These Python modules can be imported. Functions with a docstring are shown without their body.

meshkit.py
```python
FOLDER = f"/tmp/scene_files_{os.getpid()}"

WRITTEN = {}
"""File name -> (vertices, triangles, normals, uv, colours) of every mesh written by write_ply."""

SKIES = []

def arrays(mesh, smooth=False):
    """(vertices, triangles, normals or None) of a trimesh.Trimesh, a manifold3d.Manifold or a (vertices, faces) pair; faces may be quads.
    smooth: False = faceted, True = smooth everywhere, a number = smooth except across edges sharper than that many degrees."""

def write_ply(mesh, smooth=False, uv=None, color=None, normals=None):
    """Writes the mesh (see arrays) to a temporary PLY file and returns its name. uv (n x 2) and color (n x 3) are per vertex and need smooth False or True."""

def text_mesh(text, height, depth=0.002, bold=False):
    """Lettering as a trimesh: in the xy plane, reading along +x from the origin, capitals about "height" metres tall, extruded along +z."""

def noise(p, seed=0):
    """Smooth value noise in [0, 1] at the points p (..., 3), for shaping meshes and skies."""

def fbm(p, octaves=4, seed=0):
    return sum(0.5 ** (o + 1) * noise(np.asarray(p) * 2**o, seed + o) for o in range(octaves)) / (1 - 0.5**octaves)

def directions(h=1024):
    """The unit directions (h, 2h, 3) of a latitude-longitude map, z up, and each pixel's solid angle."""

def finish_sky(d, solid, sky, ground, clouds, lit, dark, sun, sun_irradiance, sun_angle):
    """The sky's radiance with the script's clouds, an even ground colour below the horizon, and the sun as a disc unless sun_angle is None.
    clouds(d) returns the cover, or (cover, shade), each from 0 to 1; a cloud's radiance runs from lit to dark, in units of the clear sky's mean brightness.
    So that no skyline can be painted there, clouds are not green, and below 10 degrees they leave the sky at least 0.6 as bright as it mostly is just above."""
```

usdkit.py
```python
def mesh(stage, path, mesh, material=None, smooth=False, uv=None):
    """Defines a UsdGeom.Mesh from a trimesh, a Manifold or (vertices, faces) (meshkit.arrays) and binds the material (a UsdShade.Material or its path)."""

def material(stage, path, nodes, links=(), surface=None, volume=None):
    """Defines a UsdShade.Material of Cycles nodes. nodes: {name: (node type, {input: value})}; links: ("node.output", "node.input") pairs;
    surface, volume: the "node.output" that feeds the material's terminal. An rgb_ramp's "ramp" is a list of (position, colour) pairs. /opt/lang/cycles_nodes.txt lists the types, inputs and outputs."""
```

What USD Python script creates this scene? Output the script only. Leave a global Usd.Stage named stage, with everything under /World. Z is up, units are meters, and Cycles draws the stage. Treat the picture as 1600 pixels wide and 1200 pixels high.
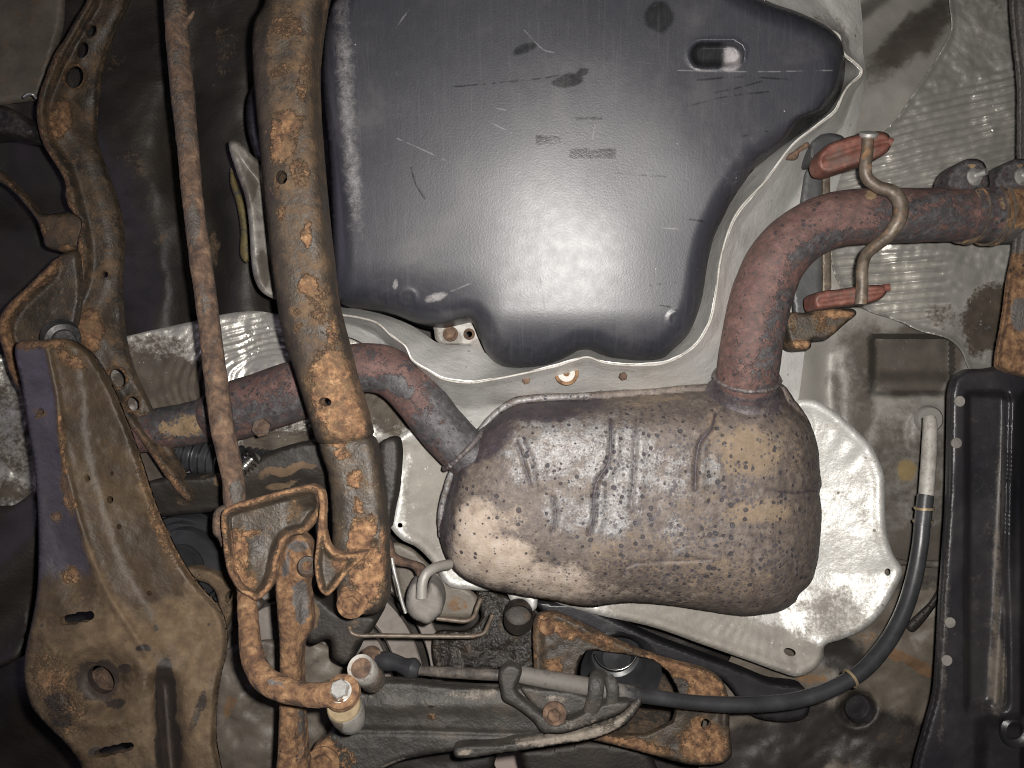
import math, numpy as np, trimesh, shapely
from shapely.geometry import Polygon
from scipy.spatial import Delaunay, cKDTree
from scipy.interpolate import CubicSpline
from pxr import Usd, UsdGeom, UsdLux, UsdShade, Gf, Sdf, Vt
import usdkit, meshkit

stage = Usd.Stage.CreateInMemory()
UsdGeom.SetStageUpAxis(stage, 'Z'); UsdGeom.SetStageMetersPerUnit(stage, 1.0)
UsdGeom.Xform.Define(stage, '/World'); UsdGeom.Scope.Define(stage, '/World/Looks')
F = 1200.0
# ---------------- camera: under the car, looking straight up
cam = UsdGeom.Camera.Define(stage, '/World/camera')
cam.CreateHorizontalApertureAttr(24.0); cam.CreateVerticalApertureAttr(18.0)
cam.CreateFocalLengthAttr(18.0); cam.CreateClippingRangeAttr((0.02, 50.0))
cam.CreateExposureAttr(0.0)
UsdGeom.Xformable(cam).AddRotateXOp().Set(180.0)
# ---------------- lights: the phone's flash beside the lens, weak cool daylight from the open side of the garage
def place(l, pos, aim):
    d = np.array(aim, float) - pos; d /= np.linalg.norm(d)
    z = -d; x = np.cross([0, 1, 0.01], z); x /= np.linalg.norm(x); y = np.cross(z, x)
    m = Gf.Matrix4d(*x, 0, *y, 0, *z, 0, *map(float, pos), 1)
    UsdGeom.Xformable(l).AddTransformOp().Set(m)
fl = UsdLux.SphereLight.Define(stage, '/World/phone_flash'); sh_ = UsdLux.ShapingAPI.Apply(fl.GetPrim()); sh_.CreateShapingConeAngleAttr(60.0); sh_.CreateShapingConeSoftnessAttr(1.0)
fl.CreateRadiusAttr(0.006); fl.CreateIntensityAttr(40000.0); fl.CreateColorAttr(Gf.Vec3f(1, .965, .92))
place(fl, (0.020, -0.012, 0.004), (0.09, 0.06, 1.0))
d1 = UsdLux.RectLight.Define(stage, '/World/door_daylight')
d1.CreateWidthAttr(1.6); d1.CreateHeightAttr(0.7); d1.CreateIntensityAttr(1.3); d1.CreateColorAttr(Gf.Vec3f(.80, .70, 1.0))
place(d1, (-2.2, -0.2, 0.42), (0, 0, 0.75))
d2 = UsdLux.RectLight.Define(stage, '/World/added_fill')  # added fill panel below, out of view; lifts the shadows
d2.CreateWidthAttr(3.0); d2.CreateHeightAttr(3.0); d2.CreateIntensityAttr(0.09); d2.CreateColorAttr(Gf.Vec3f(.98, .96, 1.0))
place(d2, (0.2, 0.1, -1.3), (0.1, 0.0, 1.0))

# ---------------- helpers
def P(px, py, z):
    px, py, z = np.broadcast_arrays(np.asarray(px, float), np.asarray(py, float), np.asarray(z, float))
    return np.stack([(px - 800) * z / F, (py - 600) * z / F, z], -1)
def px_of(v): return v[:, 0] / v[:, 2] * F + 800, v[:, 1] / v[:, 2] * F + 600
def fb(px, py, s, seed=0, o=4):
    return meshkit.fbm(np.stack([np.asarray(px) / s + 37.3 + seed * 3.1, np.asarray(py) / s + 11.7, np.full(np.shape(px), seed * 7.77 + .5)], -1), o, seed)
def sm(a, b, x):
    t = np.clip((x - a) / (b - a), 0, 1); return t * t * (3 - 2 * t)
def spline(pts, closed=False, step=4.0):
    p = np.asarray(pts, float); q = np.vstack([p, p[:1]]) if closed else p
    t = np.r_[0, np.cumsum(np.sqrt(np.linalg.norm(np.diff(q[:, :2], axis=0), axis=1)) + 1e-9)]
    L = np.linalg.norm(np.diff(q[:, :2], axis=0), axis=1).sum()
    n = max(int(L / step), len(p))
    s = np.linspace(0, t[-1], n, endpoint=not closed)
    if len(q) == 2: return q[0] + (q[1] - q[0]) * (s / t[-1])[:, None]
    # non-uniform Catmull-Rom (no overshoot to speak of)
    m = np.zeros_like(q); dt = np.diff(t)[:, None]; dq = np.diff(q, axis=0) / dt
    m[1:-1] = (dq[:-1] * dt[1:] + dq[1:] * dt[:-1]) / (dt[1:] + dt[:-1])
    if closed: m[0] = m[-1] = (dq[-1] * dt[0] + dq[0] * dt[-1]) / (dt[0] + dt[-1])
    else: m[0], m[-1] = dq[0], dq[-1]
    i = np.clip(np.searchsorted(t, s, 'right') - 1, 0, len(q) - 2); h = dt[i]; u = ((s - t[i])[:, None]) / h
    return (2*u**3-3*u**2+1)*q[i] + (u**3-2*u**2+u)*h*m[i] + (-2*u**3+3*u**2)*q[i+1] + (u**3-u**2)*h*m[i+1]
def ellipse(cx, cy, rx, ry=None, ang=0, n=None):
    ry = ry or rx; a = np.linspace(0, 2*math.pi, n or max(14, int(rx + ry)), endpoint=False); c, s = math.cos(math.radians(ang)), math.sin(math.radians(ang))
    x, y = rx*np.cos(a), ry*np.sin(a); return np.stack([cx + c*x - s*y, cy + s*x + c*y], 1)
def slot(cx, cy, L, r, ang):
    c, s = math.cos(math.radians(ang)), math.sin(math.radians(ang))
    g = shapely.LineString([(cx - c*L, cy - s*L), (cx + c*L, cy + s*L)]).buffer(r, 5); return np.array(g.exterior.coords)[:-1]
def dist_to(line, px, py, step=1.5):
    return cKDTree(spline(line, False, step)[:, :2]).query(np.stack([np.ravel(px), np.ravel(py)], 1))[0].reshape(np.shape(px))
def blobs(px, py, items, warp=14, seed=0, ws=26):
    wx = (fb(px, py, ws, seed + 1) - .5) * 2 * warp; wy = (fb(px, py, ws, seed + 2) - .5) * 2 * warp
    out = np.zeros(np.shape(px))
    for it in items:
        cx, cy, rx, ry = it[:4]; ang = it[4] if len(it) > 4 else 0; v = it[5] if len(it) > 5 else 1
        c, s = math.cos(math.radians(ang)), math.sin(math.radians(ang))
        X, Y = px + wx - cx, py + wy - cy
        d = np.hypot((c*X + s*Y) / rx, (-s*X + c*Y) / ry)
        out = np.maximum(out, v * (1 - sm(.55, 1.35, d)))
    return out

def plate(outline, z, t=.002, edge=None, holes=(), step=5.0, h=None, smooth=True, rough=0.0, extra=None, seed=1, rim=None):
    """a sheet or stamping with the outline seen in the photo, standing at depth z: rounded rim, holes, relief h, thickness t away from the viewer"""
    ring = spline(outline, True, step * .6) if smooth else np.array(Polygon(outline).segmentize(step * .6).exterior.coords)[:-1]
    if rough:
        n = np.roll(ring, -1, 0) - np.roll(ring, 1, 0); n = np.stack([n[:, 1], -n[:, 0]], 1) / (np.linalg.norm(n, axis=1)[:, None] + 1e-9)
        ring = ring + n * ((fb(ring[:, 0], ring[:, 1], 7, seed, 3) - .5) * 2 * rough)[:, None]
    poly = Polygon(ring)
    if not poly.is_valid: poly = max(getattr(poly.buffer(0), 'geoms', [poly.buffer(0)]), key=lambda g: g.area); ring = np.array(poly.segmentize(step * .6).exterior.coords)[:-1]
    hs = [np.asarray(q, float) for q in holes]
    inside = poly
    for q in hs: inside = inside.difference(Polygon(q))
    x0, y0, x1, y1 = poly.bounds
    gx, gy = np.meshgrid(np.arange(x0, x1, step), np.arange(y0, y1, step * .866)); gx[1::2] += step / 2
    r = np.random.default_rng(seed); g = np.stack([gx.ravel(), gy.ravel()], 1) + r.uniform(-.08, .08, (gx.size, 2)) * step
    if extra is not None:
        g = g[cKDTree(extra).query(g)[0] > step * .4]; g = np.vstack([g, extra])
    bd = np.vstack([ring] + hs)
    g = g[shapely.contains_xy(inside, g[:, 0], g[:, 1])]; g = g[cKDTree(bd).query(g)[0] > step * .45]
    p = np.vstack([bd, g]); tri = Delaunay(p).simplices
    c = p[tri].mean(1); tri = tri[shapely.contains_xy(inside.buffer(1e-6), c[:, 0], c[:, 1])]
    a = p[tri]; area = (a[:, 1, 0]-a[:, 0, 0])*(a[:, 2, 1]-a[:, 0, 1]) - (a[:, 2, 0]-a[:, 0, 0])*(a[:, 1, 1]-a[:, 0, 1])
    keep = np.abs(area) > 1e-4; tri = tri[keep]; area = area[keep]
    tri[area > 0] = tri[area > 0][:, ::-1]
    px, py = p[:, 0], p[:, 1]
    d = cKDTree(np.array(Polygon(ring).segmentize(1.5).exterior.coords)).query(p)[0]; d[:len(ring)] = 0
    zz = (z(px, py) if callable(z) else np.full(len(p), float(z))).astype(float)
    if edge: u = 1 - np.clip(d / edge[0], 0, 1); zz = zz + edge[1] * (1 - np.sqrt(np.maximum(0, 1 - u**2.2)))
    if rim is not None:                                   # raised rim round each hole: (width px, height m)
        for q in hs:
            dq = cKDTree(q).query(p)[0]; zz = zz - rim[1] * np.exp(-(dq / rim[0])**2)
    if h is not None: zz = zz + h(px, py, d)
    v = P(px, py, zz)
    e = np.sort(np.vstack([tri[:, [0, 1]], tri[:, [1, 2]], tri[:, [2, 0]]]), 1)
    eo = np.vstack([tri[:, [0, 1]], tri[:, [1, 2]], tri[:, [2, 0]]])
    _, idx, cnt = np.unique(e, axis=0, return_index=True, return_counts=True); b = eo[idx[cnt == 1]]
    n = len(v); back = v + [0, 0, t]
    side = np.vstack([np.stack([b[:, 1], b[:, 0], b[:, 0] + n], 1), np.stack([b[:, 1], b[:, 0] + n, b[:, 1] + n], 1)])
    return trimesh.Trimesh(np.vstack([v, back]), np.vstack([tri, tri[:, ::-1] + n, side]), process=False)

def sweep(w, radii, sides=24, cap=True, bump=0, bs=60, seed=0, flat=1.0, up=None):
    """tube through world points"""
    w = np.asarray(w, float); n = len(w); radii = np.broadcast_to(radii, (n,))
    t = np.gradient(w, axis=0); t /= np.linalg.norm(t, axis=1, keepdims=True) + 1e-12
    a = np.zeros_like(w); prev = np.array(up if up is not None else [0, 0, 1.0]) 
    for i in range(n):
        prev = prev - t[i] * (prev @ t[i]); prev /= np.linalg.norm(prev) + 1e-12; a[i] = prev
    b = np.cross(t, a); ang = np.arange(sides) * 2 * math.pi / sides
    dirs = np.cos(ang)[None, :, None] * a[:, None] * flat + np.sin(ang)[None, :, None] * b[:, None]
    rr = np.repeat(radii[:, None], sides, 1)
    v = w[:, None] + rr[..., None] * dirs
    if bump: v = w[:, None] + (rr + (meshkit.fbm(v * bs + seed * 5.3 + 50, 4, seed) - .5) * 2 * bump)[..., None] * dirs
    v = v.reshape(-1, 3)
    i, j = np.meshgrid(np.arange(n - 1), np.arange(sides), indexing='ij'); j2 = (j + 1) % sides
    q = np.stack([i*sides + j, i*sides + j2, (i+1)*sides + j2, (i+1)*sides + j], -1).reshape(-1, 4)
    f = np.vstack([q[:, [0, 1, 2]], q[:, [0, 2, 3]]])
    if cap:
        c = len(v); v = np.vstack([v, w[:1], w[-1:]]); k = np.arange(sides); k2 = (k + 1) % sides
        f = np.vstack([f, np.stack([np.full(sides, c), k2, k], 1), np.stack([np.full(sides, c + 1), (n-1)*sides + k, (n-1)*sides + k2], 1)])
    return trimesh.Trimesh(v, f, process=False)
def tube(pts, r, step=5.0, **k):
    """pts (px, py, z), r metres or one per point"""
    pts = np.asarray(pts, float); r = np.broadcast_to(np.asarray(r, float), (len(pts),))
    s = spline(np.column_stack([pts, r]), False, step)
    return sweep(P(s[:, 0], s[:, 1], s[:, 2]), s[:, 3], **k)
def lathe(prof, c, axis=(0, 0, -1), sides=28):
    """prof (radius, height along axis)"""
    prof = np.asarray(prof, float); a = np.array(axis, float); a /= np.linalg.norm(a)
    x = np.cross(a, [0.3, 1, 0.2]); x /= np.linalg.norm(x); y = np.cross(a, x); th = np.arange(sides) * 2 * math.pi / sides
    ring = np.cos(th)[:, None] * x + np.sin(th)[:, None] * y
    v = (np.asarray(c, float) + prof[:, 1][:, None, None] * a + prof[:, 0][:, None, None] * ring[None]).reshape(-1, 3); n = len(prof)
    i, j = np.meshgrid(np.arange(n - 1), np.arange(sides), indexing='ij'); j2 = (j + 1) % sides
    q = np.stack([i*sides + j, i*sides + j2, (i+1)*sides + j2, (i+1)*sides + j], -1).reshape(-1, 4)
    return trimesh.Trimesh(v, np.vstack([q[:, [0, 1, 2]], q[:, [0, 2, 3]]]), process=False)
def hexhead(c, r, h, axis=(0, 0, -1), washer=0, rot=0):
    out = []
    m = lathe([(0, 0), (r, 0), (r, h*.85), (r*.86, h), (0, h)], c, axis, 6); out.append(m)
    if washer: out.append(lathe([(0, -.0005), (washer, -.0005), (washer, .0012), (washer*.93, .0018), (0, .0018)], c, axis, 24))
    return out
def loft(rows, n=None, m=4, t=.0012, step=4.0, wob=0, seed=0, wf=40):
    """sheet through lists of (px, py, z) rails"""
    rails = [np.array(r, float) for r in rows]; n = n or int(max(np.linalg.norm(np.diff(r[:, :2], axis=0), axis=1).sum() for r in rails) / step)
    R = []
    for r in rails:
        tt = np.linspace(0, 1, len(r)); q = spline(r, False, 1.0); ss = np.linspace(0, len(q) - 1, n)
        # keep station correspondence: interpolate by station number
        cs = np.stack([np.interp(np.linspace(0, len(r) - 1, n), np.arange(len(r)), r[:, k]) for k in range(3)], 1)
        k = np.ones(9) / 9; pad = np.vstack([np.repeat(cs[:1], 4, 0), cs, np.repeat(cs[-1:], 4, 0)])
        R.append(np.stack([np.convolve(pad[:, i], k, 'valid') for i in range(3)], 1))
    R = np.array(R); W = P(R[..., 0], R[..., 1], R[..., 2])
    s = np.linspace(0, len(rails) - 1, (len(rails) - 1) * m + 1)
    i = np.clip(s.astype(int), 0, len(rails) - 2); u = (s - i)[:, None, None]
    G = W[i] * (1 - u) + W[i + 1] * u
    if wob: G = G + ((meshkit.fbm(G * wf + seed, 3, seed) - .5) * 2 * wob)[..., None] * np.array([.3, .3, 1])
    a, b = G.shape[:2]; v = G.reshape(-1, 3)
    I, J = np.meshgrid(np.arange(a - 1), np.arange(b - 1), indexing='ij')
    q = np.stack([I*b + J, (I+1)*b + J, (I+1)*b + J + 1, I*b + J + 1], -1).reshape(-1, 4)
    f = np.vstack([q[:, [0, 1, 2]], q[:, [0, 2, 3]]])
    mm = trimesh.Trimesh(v, f, process=False); nrm = mm.vertex_normals; N = len(v)
    e = np.vstack([f[:, [0, 1]], f[:, [1, 2]], f[:, [2, 0]]]); es = np.sort(e, 1); _, ix, ct = np.unique(es, axis=0, return_index=True, return_counts=True); bb = e[ix[ct == 1]]
    side = np.vstack([np.stack([bb[:, 1], bb[:, 0], bb[:, 0] + N], 1), np.stack([bb[:, 1], bb[:, 0] + N, bb[:, 1] + N], 1)])
    sgn = -1 if (nrm[:, 2].mean() < 0) else 1
    return trimesh.Trimesh(np.vstack([v, v - nrm * t]), np.vstack([f, f[:, ::-1] + N, side]), process=False)
cat = lambda *ms: trimesh.util.concatenate(list(ms))

# ---------------- materials
_T = Sdf.ValueTypeNames
def mat(name, cols, cs=40, rough=.6, metal=0., layers=(), bump=((350, 1.0),), bd=.0006, detail=6, spec=.5, stretch=None, rvar=.12, dist=0.3):
    """cols: colours of the base (ramp over noise of scale cs). layers: dicts ch (painted mask channel or None), cols, cs, ns, amp, lo, hi, rough, metal; or pit=scale ..."""
    N, L = {'geo': ('geometry', {})}, []
    pos = 'geo.position'
    if stretch: N['map'] = ('mapping', {'scale': stretch}); L.append(('geo.position', 'map.vector')); 
    def noise(k, s, d=6, ro=.6, vec=pos, di=0.):
        N[k] = ('noise_texture', {'scale': float(s), 'detail': float(d), 'roughness': ro, 'distortion': di}); L.append((vec, k + '.vector')); return k + '.fac'
    def ramp(k, fac, c):
        n = len(c); st = c if np.ndim(c[0][-1]) else [(.28 + .44 * i / max(n - 1, 1), q) for i, q in enumerate(c)]
        N[k] = ('rgb_ramp', {'ramp': st}); L.append((fac, k + '.fac')); return k + '.color'
    col = ramp('c0', noise('n0', cs, detail, .62, 'map.vector' if stretch else pos, dist), cols)
    N['r0'] = ('value', {'value': rough}); N['m0'] = ('value', {'value': metal}); ro, me = 'r0.value', 'm0.value'
    if any(l.get('ch') is not None for l in layers):
        for q in (0, 1):
            if any(l.get('ch') is not None and l['ch'] // 3 == q for l in layers):
                N[f'at{q}'] = ('attribute', {'attribute': f'paint{q}'}); N[f'sx{q}'] = ('separate_xyz', {}); L.append((f'at{q}.vector', f'sx{q}.vector'))
    hsrc = []
    for i, l in enumerate(layers):
        k = f'l{i}'
        if 'pit' in l:
            N[k+'v'] = ('voronoi_texture', {'scale': float(l['pit']), 'feature': 'f1', 'randomness': 1.0}); L.append((pos, k + 'v.vector'))
            N[k+'s'] = ('separate_color', {}); L.append((k + 'v.color', k + 's.color'))
            big = noise(k + 'n', l.get('ns', 25), 3)
            N[k+'a'] = ('math', {'math_type': 'multiply_add', 'value2': l.get('spread', .5), 'value3': l.get('off', -.05)}); L.append((k + 's.r', k + 'a.value1'))
            N[k+'b'] = ('math', {'math_type': 'multiply_add', 'value2': l.get('dens', .9), 'value3': -l.get('dens', .9) * .5}); L.append((big, k + 'b.value1'))
            N[k+'w'] = ('math', {'math_type': 'multiply_add', 'value2': .30, 'value3': -.15}); L.append((noise(k + 'z', l['pit'] * 4.5, 3, .6), k + 'w.value1'))
            N[k+'e'] = ('math', {'math_type': 'add'}); L += [(k + 'w.value', k + 'e.value1'), (k + 'b.value', k + 'e.value2')]
            N[k+'c'] = ('math', {'math_type': 'add'}); L += [(k + 'a.value', k + 'c.value1'), (k + 'e.value', k + 'c.value2')]
            src = k + 'c.value'
            if l.get('ch') is not None:
                N[k+'m'] = ('math', {'math_type': 'multiply_add', 'value2': l.get('chw', .4)}); L += [(f"sx{l['ch']//3}.{'xyz'[l['ch']%3]}", k + 'm.value1'), (src, k + 'm.value3')]; src = k + 'm.value'
            N[k+'d'] = ('math', {'math_type': 'subtract'}); L += [(src, k + 'd.value1'), (k + 'v.distance', k + 'd.value2')]
            f0 = k + 'd.value'; lo, hi = l.get('lo', 0.), l.get('hi', .12)
        else:
            f0 = noise(k + 'n', l.get('ns', 60), l.get('nd', 7), l.get('nr', .65), 'map.vector' if (stretch and l.get('st')) else pos, .4)
            lo, hi = l.get('lo', .42), l.get('hi', .58)
            if l.get('ch') is not None:
                a = l.get('amp', .9)
                a2 = l.get('amp2', a * .8)
                N[k+'b'] = ('math', {'math_type': 'multiply_add', 'value2': a}); L.append((f0, k + 'b.value1'))
                N[k+'g'] = ('math', {'math_type': 'multiply_add', 'value2': a2, 'value3': -(a + a2) * .5}); L += [(noise(k + 'f', l.get('fs', l.get('ns', 60) * 5.5), 5, .7), k + 'g.value1'), (k + 'g.value', k + 'b.value3')]
                N[k+'c'] = ('math', {'math_type': 'add'}); L += [(f"sx{l['ch']//3}.{'xyz'[l['ch']%3]}", k + 'c.value1'), (k + 'b.value', k + 'c.value2')]; f0 = k + 'c.value'
        N[k+'r'] = ('map_range', {'range_type': 'smoothstep', 'from_min': lo, 'from_max': hi, 'to_min': 0., 'to_max': l.get('op', 1.), 'clamp': True}); L.append((f0, k + 'r.value'))
        fac = k + 'r.result'
        c2 = ramp(k + 'k', noise(k + 'q', l.get('cs', 60), 6, .65), l['cols'])
        N[k+'x'] = ('mix_color', {'blend_type': l.get('blend', 'mix')}); L += [(fac, k + 'x.fac'), (col, k + 'x.a'), (c2, k + 'x.b')]; col = k + 'x.result'
        for what, prev in (('rough', ro), ('metal', me)):
            if what in l:
                N[k+what] = ('mix_float', {'b': float(l[what])}); L += [(fac, k + what + '.fac'), (prev, k + what + '.a')]
                if what == 'rough': ro = k + what + '.result'
                else: me = k + what + '.result'
        if l.get('hgt'): hsrc.append((fac, l['hgt']))
    N['rv'] = ('math', {'math_type': 'multiply_add', 'value2': rvar}); L += [(noise('rn', 90, 4), 'rv.value1'), (ro, 'rv.value3')]
    N['rc'] = ('math', {'math_type': 'subtract', 'value2': rvar * .5, 'use_clamp': True}); L.append(('rv.value', 'rc.value1'))
    N['p'] = ('principled_bsdf', {'specular_ior_level': spec}); L += [(col, 'p.base_color'), ('rc.value', 'p.roughness'), (me, 'p.metallic')]
    acc = None
    for i, (s, w) in enumerate(bump):
        f = noise(f'bn{i}', s, 5, .6, 'map.vector' if (stretch and s < 0) else pos) if s > 0 else noise(f'bn{i}', -s, 5, .6, 'map.vector')
        hsrc.append((f, w))
    for i, (f, w) in enumerate(hsrc):
        N[f'hm{i}'] = ('math', {'math_type': 'multiply_add', 'value2': float(w), 'value3': 0.}); L.append((f, f'hm{i}.value1'))
        if acc: L.append((acc, f'hm{i}.value3'))
        acc = f'hm{i}.value'
    if acc:
        N['bump'] = ('bump', {'strength': 1.0, 'distance': bd}); L += [(acc, 'bump.height'), ('bump.normal', 'p.normal')]
    return usdkit.material(stage, '/World/Looks/' + name, N, L, surface='p.BSDF')

RUST = [(.030, .016, .011), (.10, .050, .025), (.205, .112, .054), (.32, .198, .105)]
RUSTD = [(.022, .014, .009), (.062, .036, .018), (.12, .072, .036)]
RUSTO = [(.07, .026, .013), (.20, .075, .03), (.30, .14, .06)]
halo = lambda ch, **k: {**dict(ch=ch, cols=[(.055, .030, .014), (.115, .065, .028), (.17, .10, .045)], cs=90, ns=60, amp=1.8, lo=.15, hi=.75, rough=.85, op=.7), **k}
rust_l = lambda ch, **k: {**dict(ch=ch, cols=RUST, cs=130, ns=85, amp=2.0, lo=.42, hi=.74, rough=.92, hgt=1.0), **k}
M = {}
M['painted_rusty'] = mat('painted_rusty', [(.017, .014, .012), (.034, .026, .019), (.064, .046, .029)], 40, .50, 0, [dict(cols=RUST, cs=120, ns=130, lo=.60, hi=.72, op=.55, rough=.9), halo(0), rust_l(0), dict(ch=1, cols=RUSTD, cs=60, ns=60, amp=1.1, lo=.4, hi=.7, rough=.85, op=.85), dict(cols=[(.2, .16, .11), (.32, .25, .17)], ns=240, lo=.66, hi=.72, op=.5)], ((60, 1.4), (420, .7)), .0011)
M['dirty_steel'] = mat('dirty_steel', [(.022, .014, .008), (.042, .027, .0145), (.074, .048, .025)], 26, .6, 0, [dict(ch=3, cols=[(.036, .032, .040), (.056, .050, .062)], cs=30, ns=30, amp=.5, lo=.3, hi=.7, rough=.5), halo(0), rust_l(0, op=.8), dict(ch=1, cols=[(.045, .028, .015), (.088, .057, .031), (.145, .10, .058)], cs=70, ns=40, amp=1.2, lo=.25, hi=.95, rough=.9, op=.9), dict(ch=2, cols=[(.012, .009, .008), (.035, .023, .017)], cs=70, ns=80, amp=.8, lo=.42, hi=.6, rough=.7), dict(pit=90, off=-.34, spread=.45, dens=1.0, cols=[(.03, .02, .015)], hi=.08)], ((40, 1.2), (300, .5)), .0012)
M['heavy_rust'] = mat('heavy_rust', [tuple(q * .8 for q in c) for c in RUST], 110, .92, 0, [dict(ch=0, cols=[(.05, .045, .043), (.10, .088, .08)], cs=50, ns=60, amp=1.3, lo=.42, hi=.6, rough=.6), dict(pit=150, off=-.20, spread=.45, dens=1.2, cols=[(.035, .02, .014)], hi=.15)], ((70, 2.0), (350, 1.0)), .0016)
M['brown_rust'] = mat('brown_rust', [(.022, .014, .011), (.052, .031, .021), (.10, .060, .038), (.17, .108, .068)], 100, .92, 0, [dict(ch=0, cols=[(.030, .025, .021), (.066, .054, .043)], cs=70, ns=60, amp=1.3, lo=.42, hi=.6, rough=.55)], ((70, 2.0), (330, 1.0)), .0014)
M['black_plastic'] = mat('black_plastic', [(.014, .014, .018), (.021, .021, .026), (.030, .030, .036)], 9, .385, 0, [
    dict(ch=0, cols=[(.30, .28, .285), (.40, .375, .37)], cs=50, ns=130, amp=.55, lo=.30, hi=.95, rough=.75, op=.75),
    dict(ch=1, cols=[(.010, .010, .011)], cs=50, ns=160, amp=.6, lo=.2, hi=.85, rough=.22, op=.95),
    dict(ch=2, cols=[(.20, .195, .20)], cs=50, ns=200, amp=.6, lo=.35, hi=1.0, rough=.6, op=.45),
    dict(pit=120, off=-.48, spread=.55, dens=.25, cols=[(.35, .34, .33)], hi=.05, op=.6),
    dict(cols=[(.10, .098, .10)], ns=1, nd=5, lo=.5, hi=.75, op=.14, st=1), dict(cols=[(.06, .058, .060), (.09, .086, .084)], cs=25, ns=14, lo=.45, hi=.72, op=.35, rough=.46)], ((-2.0, .008), (500, .10)), .0010, spec=.38, stretch=(420, 14, 20), rvar=.10)
M['satin_black'] = mat('satin_black', [(.008, .008, .010), (.016, .015, .017), (.030, .027, .028)], 14, .40, 0, [dict(ch=0, cols=[(.09, .075, .062), (.15, .125, .10)], cs=40, ns=60, amp=.8, lo=.3, hi=.9, rough=.8), dict(pit=130, off=-.45, spread=.5, dens=.4, cols=[(.2, .18, .16)], hi=.05, op=.6)], ((60, .6), (400, .3)), .0007)
M['dark_body'] = mat('dark_body', [(.009, .0075, .0065), (.017, .0135, .011), (.030, .023, .017)], 12, .62, 0, [dict(ch=0, cols=[(.07, .043, .024), (.13, .085, .05)], cs=50, ns=40, amp=1.0, lo=.45, hi=.8, rough=.9), dict(cols=[(.14, .11, .08)], ns=180, lo=.67, hi=.73, op=.5)], ((30, 1.5), (260, .6)), .0012)
M['brown_body'] = mat('brown_body', [(.068, .057, .045), (.108, .091, .072), (.155, .132, .106)], 16, .55, 0, [dict(ch=0, cols=[(.10, .055, .028), (.19, .115, .06)], cs=50, ns=45, amp=1.1, lo=.45, hi=.75, rough=.9), dict(ch=1, cols=[(.018, .015, .014), (.035, .029, .026)], cs=25, ns=22, amp=.8, lo=.35, hi=.75), dict(cols=[(.25, .2, .14)], ns=160, lo=.68, hi=.74, op=.5)], ((30, 1.2), (260, .5)), .0010)
M['grey_body'] = mat('grey_body', [(.17, .160, .145), (.22, .207, .187), (.26, .245, .22)], 9, .50, .15, [dict(ch=0, cols=[(.055, .047, .040), (.095, .082, .068)], cs=30, ns=16, amp=.8, lo=.3, hi=.8), dict(ch=1, cols=[(.14, .10, .045), (.22, .16, .075)], cs=50, ns=50, amp=.8, lo=.4, hi=.8, rough=.9), dict(cols=[(.45, .42, .38)], ns=200, lo=.68, hi=.72, op=.5)], ((25, .9), (300, .4)), .0008)
ALU = [(.60, .59, .56), (.68, .67, .64), (.75, .735, .70)]
M['aluminium'] = mat('aluminium', ALU, 12, .42, .50, [dict(ch=0, cols=[(.09, .075, .06), (.17, .145, .115)], cs=40, ns=45, amp=1.0, lo=.35, hi=.9, rough=.75, metal=.1, op=.85), dict(pit=110, off=-.27, spread=.42, dens=.9, cols=[(.10, .075, .05)], hi=.07, rough=.8, metal=0., op=.8), dict(cols=[(.30, .285, .255), (.40, .38, .34)], ns=16, lo=.45, hi=.75, op=.6), dict(cols=[(.75, .74, .71)], ns=230, lo=.64, hi=.70, op=.5)], ((20, .5), (60, .5), (160, .35), (420, .2)), .0014)
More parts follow.
